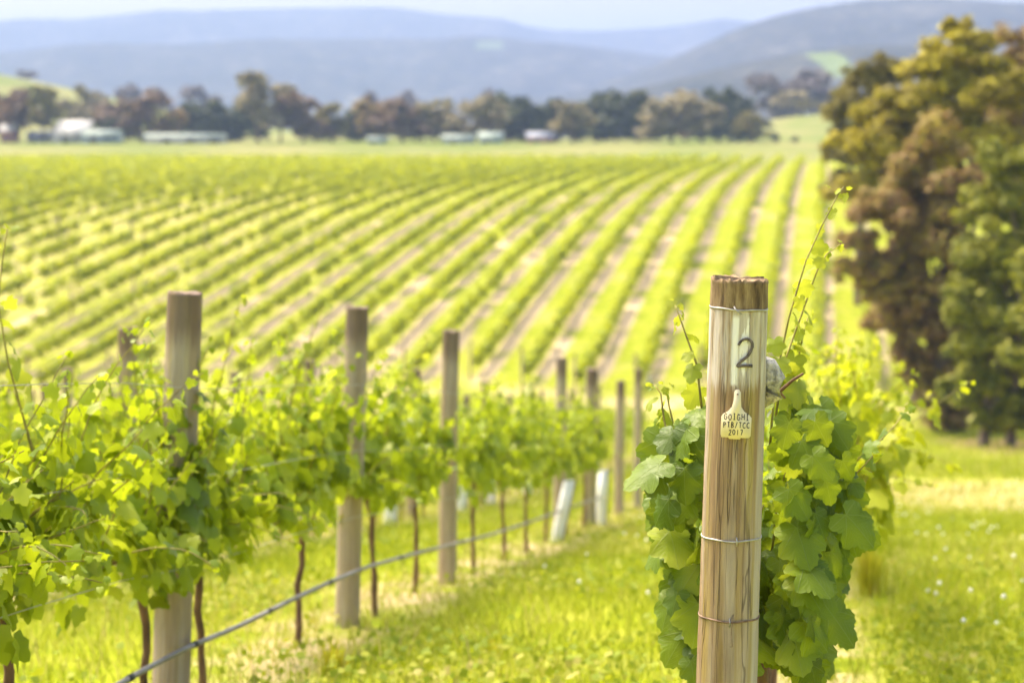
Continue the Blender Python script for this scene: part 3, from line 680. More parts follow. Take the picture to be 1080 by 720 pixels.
# the vine right behind the numbered post: every shoot with its own leaves
def hero_vine():
    rs = np.random.RandomState(33)
    hx, hy = rowpt(S0R, 5.28); gzv = g(hx, hy)
    t = empty('grapevine', (hx, hy, gzv)); tag(t, 'dark green broad-leaved grapevine pressed against the back of the numbered post', 'grapevine')
    L = lambda p: np.array(p, float) - np.array([hx, hy, gzv])
    u = np.array([SP, CP, 0]); nlat = np.array([CP, -SP, 0])
    mb = MB(); b0 = L(at(808, 725, 5.2)); b0[2] = -.1
    mb.tube([b0, b0 + [0, 0, .1], b0 + [-.004, 0, .35], b0 + [.0, .01, .55], b0 + [-.015, .03, .70], b0 + [-.03, .03, .78]], [.026, .023, .021, .020, .022, .016], 10); mb.obj('trunk', M['bark'], t, True)
    mb = MB()
    for sg in (-1, 1): mb.tube([b0 + [-.03, .03, .76]] + [b0 + np.array([-.03, .03, .80]) + u * sg * q * (.42 if sg < 0 else 1) + rs.randn(3) * .01 for q in np.linspace(.12, .62, 6)], np.linspace(.013, .007, 7), 8)
    mb.obj('cane', M['cane'], t, True)
    def shoot(path, base, per, spread, mat, rad=.0042, mul=1.0):
        sb = MB(); sb.tube(path, np.linspace(rad, rad * .4, len(path)), 7); so = sb.obj('shoot', M['shoot'], t, True)
        A = shoot_leaves(rs, np.array(path), base, per, spread)
        V_, F_, uv = scatter(np.array(A[0]), np.array(A[1]), np.array(A[2]), np.array(A[3]), *LEAF_HI)
        link('foliage', mesh('foliage', V_, F_, mat, True, uv), so)
    wz = .78
    for j in range(20):
        q = -.30 + .95 * (j + rs.rand()) / 20
        st = b0 + np.array([-.03, .03, wz]) + u * q
        side = rs.uniform(-1, 1); lat = nlat * side
        if rs.rand() < .5:
            path = shoot_path(rs, st, lat * .60 + np.array([0, -.1, .75]), rs.uniform(.32, .48), .09)
        else:
            path = shoot_path(rs, st, lat * .34 + np.array([0, -.04, 1]), rs.uniform(.45, .80), .006)
        shoot(path, .092, 2, .8, M['vine_hero'])
    # hanging leaves at the two sides of the post
    for side, n_ in ((-1, 105), (1, 170)):
        A = [[], [], [], []]
        for q in range(n_):
            f = rs.rand(); lat = side * (.07 + (.145 if side > 0 else .135) * rs.rand() ** .8)
            pz = .80 + .64 * f; lat *= (.75 + .5 * math.sin(f * 2.6))
            p = b0 + np.array([-.045, 0, pz]) + nlat * lat + u * rs.uniform(-.34, .1)
            A[0].append(p); A[1].append(nlat * side * rs.uniform(0, .8) - u * rs.uniform(.2, 1.2) + np.array([0, 0, rs.uniform(0, .7)]) + rs.randn(3) * .2)
            A[2].append(np.array([side * .35, 0, -1.0]) + rs.randn(3) * .3); A[3].append(.092 * rs.uniform(.5, 1.3))
        V_, F_, uv = scatter(np.array(A[0]), np.array(A[1]), np.array(A[2]), np.array(A[3]), *LEAF_HI)
        link('foliage', mesh('foliage', V_, F_, M['vine_hero'], True, uv), t)
    def curve(pts, yd):
        ps = [at(px, py, yd + .02 * i) for i, (px, py) in enumerate(pts)]; o_ = []
        for i in range(len(ps) - 1):
            m = max(2, int((ps[i+1] - ps[i]).length / .05))
            for q in range(m): o_.append(L(ps[i].lerp(ps[i+1], q / m)))
        o_.append(L(ps[-1])); return o_
    for pts, yd, base, per in (([(812, 470), (818, 400), (832, 335), (850, 275), (866, 240), (884, 205), (890, 197)], 5.05, .058, 1),
                               ([(818, 440), (826, 385), (846, 330), (862, 285), (872, 268), (886, 258)], 5.15, .060, 1),
                               ([(740, 430), (735, 385), (724, 355), (716, 332), (712, 322)], 5.1, .052, 1),
                               ([(706, 470), (700, 440), (697, 415), (690, 405)], 5.1, .052, 1),
                               ([(760, 470), (712, 455), (705, 425), (702, 408)], 5.15, .055, 1),
                               ([(830, 420), (838, 395), (848, 350), (852, 335)], 5.2, .075, 2)):
        shoot(curve(pts, yd), base, per, .8, M['vine_tip'], .0036)
    # the dark brittle twig sticking out to the right of the post
    mb = MB(); mb.tube([L(at(806, 428, 4.85)), L(at(822, 413, 4.83)), L(at(836, 401, 4.8)), L(at(847, 394, 4.78))], [.006, .005, .004, .003], 6); mb.tube([L(at(822, 413, 4.83)), L(at(828, 420, 4.83))], .003, 5); mb.obj('twig', M['bark'], t, True)
    # a broad leaf in full view either side, as in the photo
hero_vine()

# tall shoots in the front row
tall = [([(40, 500), (22, 430), (8, 380), (-2, 320), (2, 280), (8, 240)], 6.35, .085), ([(40, 560), (44, 500), (28, 450), (12, 405)], 6.5, .09),
        ([(214, 500), (220, 445), (232, 405), (244, 350), (254, 315)], 8.3, .085), ([(300, 450), (312, 400), (330, 350), (342, 322)], 9.5, .085), ([(405, 420), (428, 400), (446, 372), (452, 355)], 11.4, .09)]
hosts = [ob for ob in COL.objects if ob.get('group') == 'grapevines of the front row']
for i, (pts, yd, base) in enumerate(tall):
    rs = np.random.RandomState(60 + i)
    ps = [at(px, py, yd) for px, py in pts]
    h = min(hosts, key=lambda ob: (ob.location.xy - ps[0].xy).length)
    inv = (Matrix.Translation(h.location) @ h.rotation_euler.to_matrix().to_4x4() @ Matrix.Diagonal((*h.scale, 1))).inverted()
    P = []
    for a, b_ in zip(ps[:-1], ps[1:]):
        m = max(2, int((b_ - a).length / .05))
        for q in range(m): P.append(np.array(inv @ a.lerp(b_, q / m)))
    P.append(np.array(inv @ ps[-1])); P = np.array(P)
    sb = MB(); sb.tube(P, np.linspace(.0045, .002, len(P)), 5); so = sb.obj('tall_shoot', M['shoot'], h, True)
    A = shoot_leaves(rs, P, base, 1, .8); V_, F_, uv = scatter(np.array(A[0]), np.array(A[1]), np.array(A[2]), np.array(A[3]), *LEAF_MID)
    link('foliage', mesh('foliage', V_, F_, M['vine_tip'], True, uv), so)

# white vine guards -----------------------------------------------------------
def guard(s, px, h, r, lean, label):
    y = depth_of(s, px); x, y = rowpt(s, y)
    x += .05 * CP; y -= .16
    t = empty('vine_guard', (x, y, g(x, y)), (0, R(lean), 0)); tag(t, label, 'vine guard', 'white vine guards')
    mb = MB(); n = 14
    ring_ = lambda z, rad: [(rad * math.cos(2*math.pi*k/n), rad * .8 * math.sin(2*math.pi*k/n), z + .02 * math.cos(2*math.pi*k/n + 1)) for k in range(n)]
    V_ = ring_(-.02, r) + ring_(h * .5, r * 1.03) + ring_(h, r * .97) + ring_(h, r * .9) + ring_(-.02, r * .92); Fs = []
    for i in range(4):
        for k in range(n): k2 = (k+1) % n; Fs.append((i*n+k, i*n+k2, (i+1)*n+k2, (i+1)*n+k))
    mb.add(V_, Fs); mb.obj('sleeve', M['guard'], t, True)
    mb = MB(); mb.tube([(r + .008, 0, -.1), (r + .008, 0, h * 1.15)], .007, 6); mb.obj('stake', M['bark'], t)
guard(S1, 581, .60, .055, 12, 'white plastic vine guard leaning to the right in the front row')
guard(S1, 628, .62, .055, 3, 'upright white plastic vine guard beside the brown-topped post')
S2 = S1 - 2.5
for px, lab in ((408, 'small white guard seen under the leaves right of the grey post'), (483, 'small white guard right of the tan post foot'), (513, 'small white guard, middle of three under the front foliage'), (553, 'small white guard just left of the leaning guard')):
    guard(S2, px, .78, .075, rng.uniform(0, 4), lab)
guard(S2 - 2.5, 683, .4, .06, 1, 'far white guard between the last front-row post and the numbered post')

# trellis wires and drip pipe -------------------------------------------------
def wire(s, y0, y1, h, label, lift0=None, sag=.03):
    mb = MB(); pts = []
    for y in np.linspace(y0, y1, 60):
        x, yy = rowpt(s, y); pts.append((x, yy, g(x, yy) * 1.0 + h - sag * abs(math.sin(y * .9))))
    mb.tube(pts, .0017, 5); o = mb.obj('trellis_wire', M['wire']); tag(o, label, 'wire', 'trellis wires')
for h, nm in ((.64, 'lowest wire below the foliage of the front row'), (1.0, 'middle wire threaded through the front row leaves'), (1.36, 'top wire of the front row, hidden among the shoots')):
    wire(S1 + .12, 4.6, 27.5, h, 'thin galvanised trellis wire, ' + nm)
for h, nm in ((.76, 'lower wire running back from the numbered post'), (1.25, 'upper wire running back from the numbered post')):
    wire(S0R, 4.72, 22, h, 'thin galvanised trellis wire, ' + nm, sag=.01)
t = empty('irrigation_pipe', (0, 0, 0)); tag(t, 'grey drip irrigation pipe slung low along the front vine row', 'pipe')
mb = MB(); pts = []; clips = MB(); px_ = [(110, 730), (150, 707), (196, 683), (250, 661), (300, 636), (340, 617), (385, 598), (440, 583), (480, 573), (520, 563), (560, 550), (600, 535), (640, 522)]
for i in range(len(px_) - 1):
    for q in range(6):
        f = q / 6; px = px_[i][0] * (1-f) + px_[i+1][0] * f; py = px_[i][1] * (1-f) + px_[i+1][1] * f
        y = depth_of(S1 + .11, px); p = at(px, py, y); p.z = max(p.z, g(p.x, p.y) + .08); pts.append(p)
# smooth
for it in range(3): pts = [pts[0]] + [(a + 2 * b_ + c) / 4 for a, b_, c in zip(pts, pts[1:], pts[2:])] + [pts[-1]]
mb.tube(pts, .0115, 10); mb.obj('hose', M['pipe'], t, True)
for i in range(4, len(pts) - 2, 9):
    mb = MB(); d = (pts[i+1] - pts[i]).normalized() * .02; mb.tube([pts[i] - d, pts[i] + d], .0145, 10); mb.obj('clip', M['clip'], t, True)

# ------------------------------------------------------------------ far block: one object per vine row
rs = np.random.RandomState(9)
def far_row(k):
    s = -.35 - 2.5 * k
    ymin = 82 + 2.0 * math.sin(k * 1.3); ymax = 231
    # density falls with distance, leaves grow: constant look
    P = []
    yv = ymin; out_y = []
    seg = np.arange(ymin, ymax, 1.0)
    keep = np.ones(len(seg))
    gap = rs.rand(len(seg))
    young = .35 if (17 <= k <= 20) else .09
    keep[gap < young] = .15
    vig = .8 + .35 * np.convolve(rs.rand(len(seg) + 6), np.ones(7) / 7, 'valid')[:len(seg)]
    for y0, kp, vg in zip(seg, keep, vig):
        x0, _ = rowpt(s, y0)
        if abs((x0) / y0 * F) > 640: continue
        dens = 52 * (82 / y0) ** .9 * kp
        n = rs.poisson(dens); out_y.append(np.column_stack([y0 + rs.rand(n), np.full(n, vg)]))
    if not out_y: return None
    A = np.vstack(out_y); n = len(A)
    ph = A[:, 0]; lat = rs.randn(n) * .12; hh = .40 + .72 * A[:, 1] * rs.beta(1.6, 1.5, n)
    w = (ph + s * SP) / CP; x = (s + lat) * CP + w * SP; y = ph - lat * SP
    z = gz(x, y) + hh
    N = np.column_stack([lat * 3 + rs.randn(n) * .5, rs.randn(n) * .5, .4 + rs.rand(n)])
    V_, F_, uv = scatter(np.column_stack([x, y, z]), N, rs.randn(n, 3), (.19 + .16 * rs.rand(n)) * (ph / 82) ** .5, *CLUMP)
    me = mesh('vine_row', V_, F_, M['vine_far'])
    o = link('vine_row', me)
    return o
nrow = 0
for k in range(-1, 39):
    o = far_row(k)
    if o is None: continue
    if k < 1: lab = ['vine row nearest the tree-lined track on the far slope', 'vine row just left of the one nearest the track'][k + 1]
    elif k <= 16: lab = f'curving vine row on the far slope, number {k + 2} counted leftward from the tree-lined track'
    elif k <= 20: lab = f'gappy young vine row with bare stakes on the left far slope, number {k - 16} of four'
    else: lab = 'vine row merging into the yellow-green mass on the left far slope'
    tag(o, lab, 'vine row', 'vine rows of the far slope')
# thin posts among the far rows
FP = [post_mesh('row_post', 1.75, .06, 70 + i, M['post'], 8, 4) for i in range(3)]
for k in range(1, 34):
    s = -.35 - 2.5 * k
    for y in [81 + 2 * math.sin(k * 1.3)] + ([95 + (k * 7.3) % 9, 113 + (k * 5.1) % 9] if 14 <= k <= 22 else []):
        x, yy = rowpt(s, y)
        if abs(x / yy * F) > 570: continue
        o = link('row_post', FP[k % 3], None, (x, yy, g(x, yy)), (0, R(rng.uniform(-1, 2)), 0)); first = y < 86
        tag(o, 'slim grey post at the near end of a far-slope vine row' if first else 'slim grey post standing in a gappy row on the left far slope', 'post', 'end posts of the far rows' if first else 'posts in the gappy far rows')

# ------------------------------------------------------------------ grass
def blades(n, yr, cond, hr, wr, seed, mat, name, lab=None):
    rs = np.random.RandomState(seed)
    y = yr[0] + (yr[1] - yr[0]) * rs.rand(n) ** 1.15; x = (rs.rand(n) * 2 - 1) * (y * .34 + 1.6)
    s = x * CP - y * SP
    m = cond(x, y, s, rs); x, y = x[m], y[m]; n = len(x)
    z = gz(x, y) - .005
    far = np.clip(y / 10, 1, 4)
    h = (hr[0] + (hr[1] - hr[0]) * rs.rand(n) ** 2) ; w = (wr * (.6 + .8 * rs.rand(n))) * far ** .8
    a = rs.rand(n) * 6.28; bend = rs.rand(n) * .7 + .1; ba = rs.rand(n) * 6.28
    dx, dy = np.cos(a) * w / 2, np.sin(a) * w / 2; bx, by = np.cos(ba) * bend * h, np.sin(ba) * bend * h
    V = np.stack([np.column_stack([x - dx, y - dy, z]), np.column_stack([x + dx, y + dy, z]),
                  np.column_stack([x - dx*.8 + bx*.35, y - dy*.8 + by*.35, z + h*.55]), np.column_stack([x + dx*.8 + bx*.35, y + dy*.8 + by*.35, z + h*.55]),
                  np.column_stack([x + bx, y + by, z + h*.95])], 1).reshape(-1, 3)
    i = np.arange(n)[:, None] * 5
    F_ = np.vstack([np.hstack([i, i+1, i+3]), np.hstack([i, i+3, i+2]), np.hstack([i+2, i+3, i+4])])
    o = link(name, mesh(name, V, F_, mat)); tag(o, kind='stuff'); return o
def lane(x, y, r):
    return (np.abs(y - 31.5) < 7.5) & (x > 6.0 + r.randn(len(x)) * .5) & (r.rand(len(x)) < .85)
def off_strip(x, y, s, rs):
    fr = ((s + .2 + .6 + 25) / 2.5) % 1
    bare = (fr < .42) & (s < .6) & (y < 58)
    return ~(bare & (rs.rand(len(x)) < .5))
blades(230000, (4.5, 34), lambda x, y, s, r: off_strip(x, y, s, r) & ~lane(x, y, r), (.03, .13), .006, 1, M['grass'], 'grass')
blades(85000, (34, 82), lambda x, y, s, r: off_strip(x, y, s, r) & ~lane(x, y, r), (.06, .2), .010, 2, M['grass'], 'grass')
blades(46000, (4.5, 40), lambda x, y, s, r: (s > .35) & (np.sin(x * 1.3 + y * .31) + r.randn(len(x)) * .6 > -.3) & ~lane(x, y, r), (.08, .36), .005, 3, M['grass'], 'grass')
blades(40000, (6.5, 60), lambda x, y, s, r: (np.sin(x * .9 + y * .23 + 1) + np.sin(y * .7 - x * .4) + r.randn(len(x)) * .6 > .6), (.05, .24), .005, 4, M['dry_grass'], 'dry_grass')
blades(26000, (6.5, 30), lambda x, y, s, r: ~off_strip(x, y, s, r) & (s < .4), (.04, .16), .005, 5, M['dry_grass'], 'dry_grass')
# broad-leaved weeds lying flat between the blades
rs = np.random.RandomState(21); n = 34000
y = 6.5 + 26 * rs.rand(n) ** 1.2; x = (rs.rand(n) * 2 - 1) * y * .30; m = off_strip(x, y, x * CP - y * SP, rs) & ~lane(x, y, rs); m &= (np.sin(x * 2.1 + y) + np.sin(x * .7 - y * 1.3) + rs.randn(n) * .8 > 0)
x, y = x[m], y[m]; n = len(x)
V_, F_, uv = scatter(np.column_stack([x, y, gz(x, y) + .015 + .09 * rs.rand(n)]), rs.randn(n, 3) * .5 + [0, -.25, .8], rs.randn(n, 3), (.02 + .035 * rs.rand(n)), *LEAF_LO)
tag(link('weeds', mesh('weeds', V_, F_, M['grass'])), kind='stuff')
# clover heads
rs = np.random.RandomState(12); n = 320
y = 9 + 26 * rs.rand(n); x = np.where(rs.rand(n) < .7, y * (.20 + .08 * rs.randn(n)), y * (.3 * (2 * rs.rand(n) - 1))); sv = x * CP - y * SP
m = (sv > .6) | ((sv > -2.0) & (sv < -.8)); x, y = x[m], y[m]; n = len(x)
oct_ = (np.array([(1,0,0),(-1,0,0),(0,1,0),(0,-1,0),(0,0,1),(0,0,-1)], float) * .5, np.array([(0,2,4),(2,1,4),(1,3,4),(3,0,4),(2,0,5),(1,2,5),(3,1,5),(0,3,5)]))
V_, F_, uv = scatter(np.column_stack([x, y, gz(x, y) + .10 + .12 * rs.rand(n)]), np.tile([0, 0, 1.], (n, 1)) + rs.randn(n, 3) * .2, rs.randn(n, 3), .022 + .014 * rs.rand(n), *oct_)
tag(link('clover_flowers', mesh('clover_flowers', V_, F_, M['flower'])), kind='stuff')
# tall rusty tuft right of the numbered post
def tuft(px, py, n, h, label, w=.1):
    d = 6.0
    while HZ + (CZ - g((px - 540) / F * d, d)) / d * F > py and d < 60: d += .05
    x = (px - 540) / F * d; rs = np.random.RandomState(int(px)); mb = MB()
    for i in range(n):
        a = rs.rand() * 6.28; r0 = min(abs(rs.randn()) * w * .5, w * .8); hh = h * rs.uniform(.35, 1.05) / (1 + 3 * r0); b_ = rs.uniform(.05, .4) * hh; wd = .004
        p0 = np.array([r0 * math.cos(a), r0 * math.sin(a), -.02]); dr = np.array([math.cos(a), math.sin(a), 0]); sd_ = np.array([-math.sin(a), math.cos(a), 0]) * wd
        p1 = p0 + dr * b_ * .3 + [0, 0, hh * .6]; p2 = p0 + dr * b_ + [0, 0, hh]
        mb.add([p0 - sd_, p0 + sd_, p1 + sd_ * .8, p1 - sd_ * .8, p2], [(0, 1, 2, 3), (3, 2, 4)])
    o = mb.obj('grass_tuft', M['tuft'], None, False, (x, d, g(x, d))); tag(o, label, 'grass tuft')
tuft(917, 628, 230, .50, 'tall rusty-green grass tuft right of the numbered post', .15)
tuft(352, 712, 160, .20, 'small green grass tuft at the bottom edge left of centre', .12)
tuft(520, 690, 0 + 60, .14, 'low pale grass tuft on the grass lane right of the tan post', .10)

# ------------------------------------------------------------------ trees
def lobes_crown(rs, lobes, n, size, flat=.75, shell=.5, sub=14):
    """leaf clumps on small sub-lobes that bud from each ellipsoid lobe: lumpy, uneven outline with gaps"""
    C, Q = [], []
    for (x, y, z, r) in lobes:
        d = nrm(rs.randn(sub, 3)); d[:, 2] = np.where(d[:, 2] < -.35, -d[:, 2], d[:, 2])
        rad = r * rs.uniform(.35, 1.05, sub)
        C.append(np.array([x, y, z]) + d * rad[:, None] * np.array([1, 1, flat])); Q.append(r * rs.uniform(.22, .48, sub))
    C = np.vstack(C); Q = np.concatenate(Q)
    pick = rs.choice(len(C), n, p=Q ** 2.1 / (Q ** 2.1).sum())
    d = nrm(rs.randn(n, 3)); d[:, 2] = np.where(d[:, 2] < -.3, d[:, 2] * .5, d[:, 2])
    P = C[pick] + d * (Q[pick] * (1 - shell * rs.rand(n) ** 1.5) * (1 + .16 * rs.randn(n)))[:, None] * np.array([1, 1, flat * .9])
    N = d * .9 + np.array([0, 0, .45]) + rs.randn(n, 3) * .45
    return scatter(P, N, rs.randn(n, 3) + [0, 0, -.4], size * (.6 + .8 * rs.rand(n)), *CLUMP)
def tree_mat(name, cols, trans, ps):
    return leaf_mat(name, cols, trans, .28, .6, .2, patch_scale=ps)
TM = {'olive': tree_mat('olive_foliage', [(0, (.10, .085, .02)), (.5, (.19, .165, .03)), (1, (.30, .25, .05))], (.26, .22, .03), .4),
      'gold': tree_mat('yellow_olive_foliage', [(0, (.15, .12, .018)), (.35, (.25, .21, .025)), (.6, (.38, .33, .015)), (1, (.56, .48, .03))], (.44, .36, .02), .3),
      'brown': tree_mat('rusty_brown_foliage', [(0, (.12, .075, .03)), (.3, (.26, .155, .065)), (.55, (.33, .22, .075)), (.75, (.27, .235, .04)), (1, (.50, .38, .05))], (.30, .18, .05), .35),
      'green': tree_mat('bright_green_foliage', [(0, (.07, .090, .008)), (.5, (.19, .205, .012)), (1, (.38, .36, .02))], (.26, .28, .02), .7),
      'dark': tree_mat('dark_evergreen_foliage', [(0, (.028, .038, .012)), (.5, (.052, .068, .018)), (1, (.10, .11, .03))], (.06, .08, .02), .2),
      'sage': tree_mat('grey_green_foliage', [(0, (.17, .145, .07)), (.5, (.29, .245, .12)), (1, (.40, .34, .18))], (.33, .28, .12), .2),
      'plum': tree_mat('reddish_brown_foliage', [(0, (.10, .060, .034)), (.5, (.19, .120, .065)), (1, (.27, .18, .095))], (.22, .13, .06), .2),
      'haze': tree_mat('purple_grey_foliage', [(0, (.10, .085, .085)), (.5, (.15, .12, .12)), (1, (.21, .17, .16))], (.15, .12, .11), .2)}
def limb_tree(name, base, top_lobes, r, trunkmat, label, mat, n, size, group, seed, stems=1, flat=.8, cat='tree', hang=None):
    """tree with one or more stems, limbs reaching into each lobe, and a crown of leaf clumps"""
    rs = np.random.RandomState(seed); bx, by = base; bz = g(bx, by)
    t = empty(name, (bx, by, bz)); tag(t, label, cat, group)
    lb = [(l[0] - bx, l[1] - by, l[2] - bz, l[3]) for l in top_lobes]
    mb = MB(); cx = np.mean([l[0] for l in lb]); cyy = np.mean([l[1] for l in lb]); zmax = max(l[2] for l in lb)
    for q in range(stems):
        ox = (q - (stems - 1) / 2) * r * 5; fk = np.array([ox * 1.5 + cx * .3, cyy * .3, zmax * .38])
        mb.tube([(ox, 0, -.3), (ox, 0, .1), tuple(np.array([ox, 0, 0]) * .5 + fk * .5 + rs.randn(3) * .1), tuple(fk)], [r * 1.3, r * 1.1, r * .9, r * .75], 10)
    for i, l in enumerate(lb):
        e = np.array(l[:3]); m_ = fk * .5 + e * .5 + np.array([0, 0, -.15 * l[3]]) + rs.randn(3) * .15
        mb.tube([tuple(fk + rs.randn(3) * .05), tuple(m_), tuple(e)], [r * .5, r * .32, r * .12], 7)
    mb.obj('trunk', trunkmat, t, True)
    V_, F_, uv = lobes_crown(rs, lb, n, size, flat)
    link('crown', mesh('crown', V_, F_, mat), t)
    return t, fk
def W(px, py, y, dy=0):
    p = at(px, py, y); return p.x, p.y + dy
def lob(y, items):            # (px, py, radius_px, depth offset m) -> world lobes
    o_ = []
    for px, py, rp, dy in items:
        p = at(px, py, y + dy); o_.append((p.x, p.y, p.z, rp * y / F))
    return o_
GR = 'trees along the right of the vineyard'
limb_tree('roadside_tree', W(1052, 0, 60), lob(60, [(1060, 180, 30, 0), (1045, 225, 38, 0), (1075, 235, 45, 1), (1035, 285, 40, 0), (1070, 300, 48, 0), (1022, 335, 34, -.5), (1055, 355, 48, 0), (1018, 385, 28, 0), (1045, 415, 40, 0), (1085, 390, 45, 0), (1095, 300, 50, 1), (1030, 432, 22, 0), (1075, 432, 26, 0), (1050, 446, 18, 0), (1000, 415, 18, 0), (1095, 440, 26, 0), (1065, 452, 15, -.6), (1035, 450, 14, -.5), (1090, 456, 14, -.5)]),
          .17, M['trunk'], 'dense bright green tree with dark underside nearest on the right', TM['green'], 42000, .15, GR, 1, 2, 1.0)
limb_tree('roadside_tree', W(1100, 0, 50), lob(50, [(1100, 290, 32, 0), (1105, 340, 40, 0), (1098, 385, 34, 0), (1120, 300, 50, 0)]),
          .12, M['trunk'], 'pale green bush tree cut off by the right edge of the photo', TM['green'], 12000, .13, GR, 2, 1, 1.0)
limb_tree('roadside_tree', W(1004, 0, 68), lob(68, [(985, 165, 42, 0), (960, 205, 45, 0), (1000, 220, 45, 1), (930, 235, 38, -1), (975, 260, 48, 0), (905, 262, 26, -1), (940, 295, 38, 0), (1000, 300, 45, 0), (955, 335, 38, 0), (985, 350, 40, 0), (898, 290, 18, -1), (985, 400, 30, 0), (1005, 420, 28, 0), (960, 372, 22, 0), (1015, 380, 40, 0), (945, 318, 30, -1), (920, 300, 26, -1), (980, 430, 18, 0), (1010, 438, 16, 0), (1000, 446, 20, -.5), (965, 400, 16, 0)]),
          .20, M['trunk'], 'rusty brown drooping tree left of the bright green one', TM['brown'], 44000, .17, GR, 3, 1, .95)
limb_tree('roadside_tree', W(985, 0, 78), lob(78, [(1012, 34, 20, 0), (1030, 48, 18, 0), (1010, 68, 42, 0), (975, 92, 45, 0), (1040, 100, 48, 0), (940, 120, 38, -1), (990, 130, 52, 0), (915, 165, 36, -1), (955, 170, 46, 0), (1030, 165, 55, 0), (905, 205, 32, -1), (940, 215, 40, 0), (1065, 210, 60, 0), (1000, 215, 50, 1)]),
          .30, M['trunk'], 'tallest spreading yellow-olive tree on the right', TM['gold'], 46000, .19, GR, 4, 2, .75)
limb_tree('roadside_tree', W(1085, 0, 88), lob(88, [(1072, 75, 45, 0), (1100, 60, 50, 0), (1060, 115, 45, 0), (1100, 130, 60, 0), (1120, 190, 80, 0)]),
          .26, M['trunk'], 'brownish tree behind the tallest one at the upper right corner', TM['brown'], 18000, .22, GR, 5, 1, .85)
limb_tree('roadside_tree', W(905, 0, 100), lob(100, [(905, 92, 26, 0), (930, 85, 28, 0), (890, 122, 26, 0), (918, 125, 34, 0), (895, 160, 28, 0), (925, 165, 38, 0), (893, 200, 24, 0), (925, 220, 40, 0)]),
          .22, M['trunk'], 'grey-olive tree left of and behind the tallest one', TM['olive'], 20000, .22, GR, 6, 1, .9)
limb_tree('roadside_tree', W(896, 0, 150), lob(150, [(880, 122, 14, 0), (893, 108, 16, 0), (905, 125, 20, 0), (888, 145, 16, 0), (905, 155, 18, 0), (895, 170, 14, 0)]),
          .18, M['trunk'], 'farthest low olive tree of the right-hand line', TM['olive'], 3000, .42, GR, 7, 1, .9)
limb_tree('sapling', W(972, 0, 70), lob(70, [(958, 402, 13, 0), (968, 396, 13, 0), (983, 402, 12, 0), (990, 409, 9, 0)]),
          .05, M['trunk'], 'small dark green sapling under the rusty brown tree', TM['green'], 2200, .12, None, 8, 1, .8)
# wind break and farther trees -------------------------------------------------
def unit_crown(kind, seed):
    rs = np.random.RandomState(seed)
    if kind == 'euc':   # open rounded, trunk showing
        lb = [(.18 * math.cos(a), .18 * math.sin(a), z, r) for a, z, r in zip(rs.rand(9) * 6.28, np.linspace(.30, .86, 9), rs.uniform(.14, .22, 9))]; n, sz, fl = 2200, .066, .85
    elif kind == 'dense':
        lb = [(rs.uniform(-.2, .2), rs.uniform(-.15, .15), z, r) for z, r in zip(np.linspace(.14, .86, 11), np.linspace(.26, .15, 11))]; n, sz, fl = 2600, .070, 1.0
    else:
        lb = [(.22 * math.cos(a), .22 * math.sin(a), z, r) for a, z, r in zip(rs.rand(10) * 6.28, np.linspace(.18, .80, 10), rs.uniform(.17, .25, 10))]; n, sz, fl = 2400, .068, .9
    V_, F_, uv = lobes_crown(rs, lb, n, sz, fl)
    mb = MB(); mb.tube([(0, 0, -.03), (0, 0, .15), (.02, 0, .4), (0, .01, .62)], [.032, .024, .018, .006], 8)
    for l in lb[2:7]: mb.tube([(.01, 0, .22), (l[0] * .6, l[1] * .6, l[2] * .75), l[:3]], [.014, .010, .004], 6)
    return V_, F_, mb
UC = {}
for kind in ('euc', 'dense', 'bush'):
    UC[kind] = []
    for sd_ in range(3): UC[kind].append(unit_crown(kind, sd_ * 7 + len(kind)))
UM = {}
def far_tree(px, top, wid, kind, mat, label, d=345, group='trees of the distant windbreak', name='windbreak_tree', v=None):
    x = (px - 540) / F * d; z = g(x, d); H = CZ - (top - HZ) / F * d - z; wd = wid / F * d
    v = (int(px) % 3) if v is None else v; key = (kind, v, mat)
    if key not in UM:
        V_, F_, mb = UC[kind][v]; UM[key] = (mesh('crown', V_, F_, TM[mat]), mb.mesh('trunk', M['trunk'], True))
    t = empty(name, (x, d, z), (0, 0, px * 1.7 % 6.28), (wd / .62, wd / .62, H / .97))
    link('trunk', UM[key][1], t); link('crown', UM[key][0], t); tag(t, label, 'tree', group)
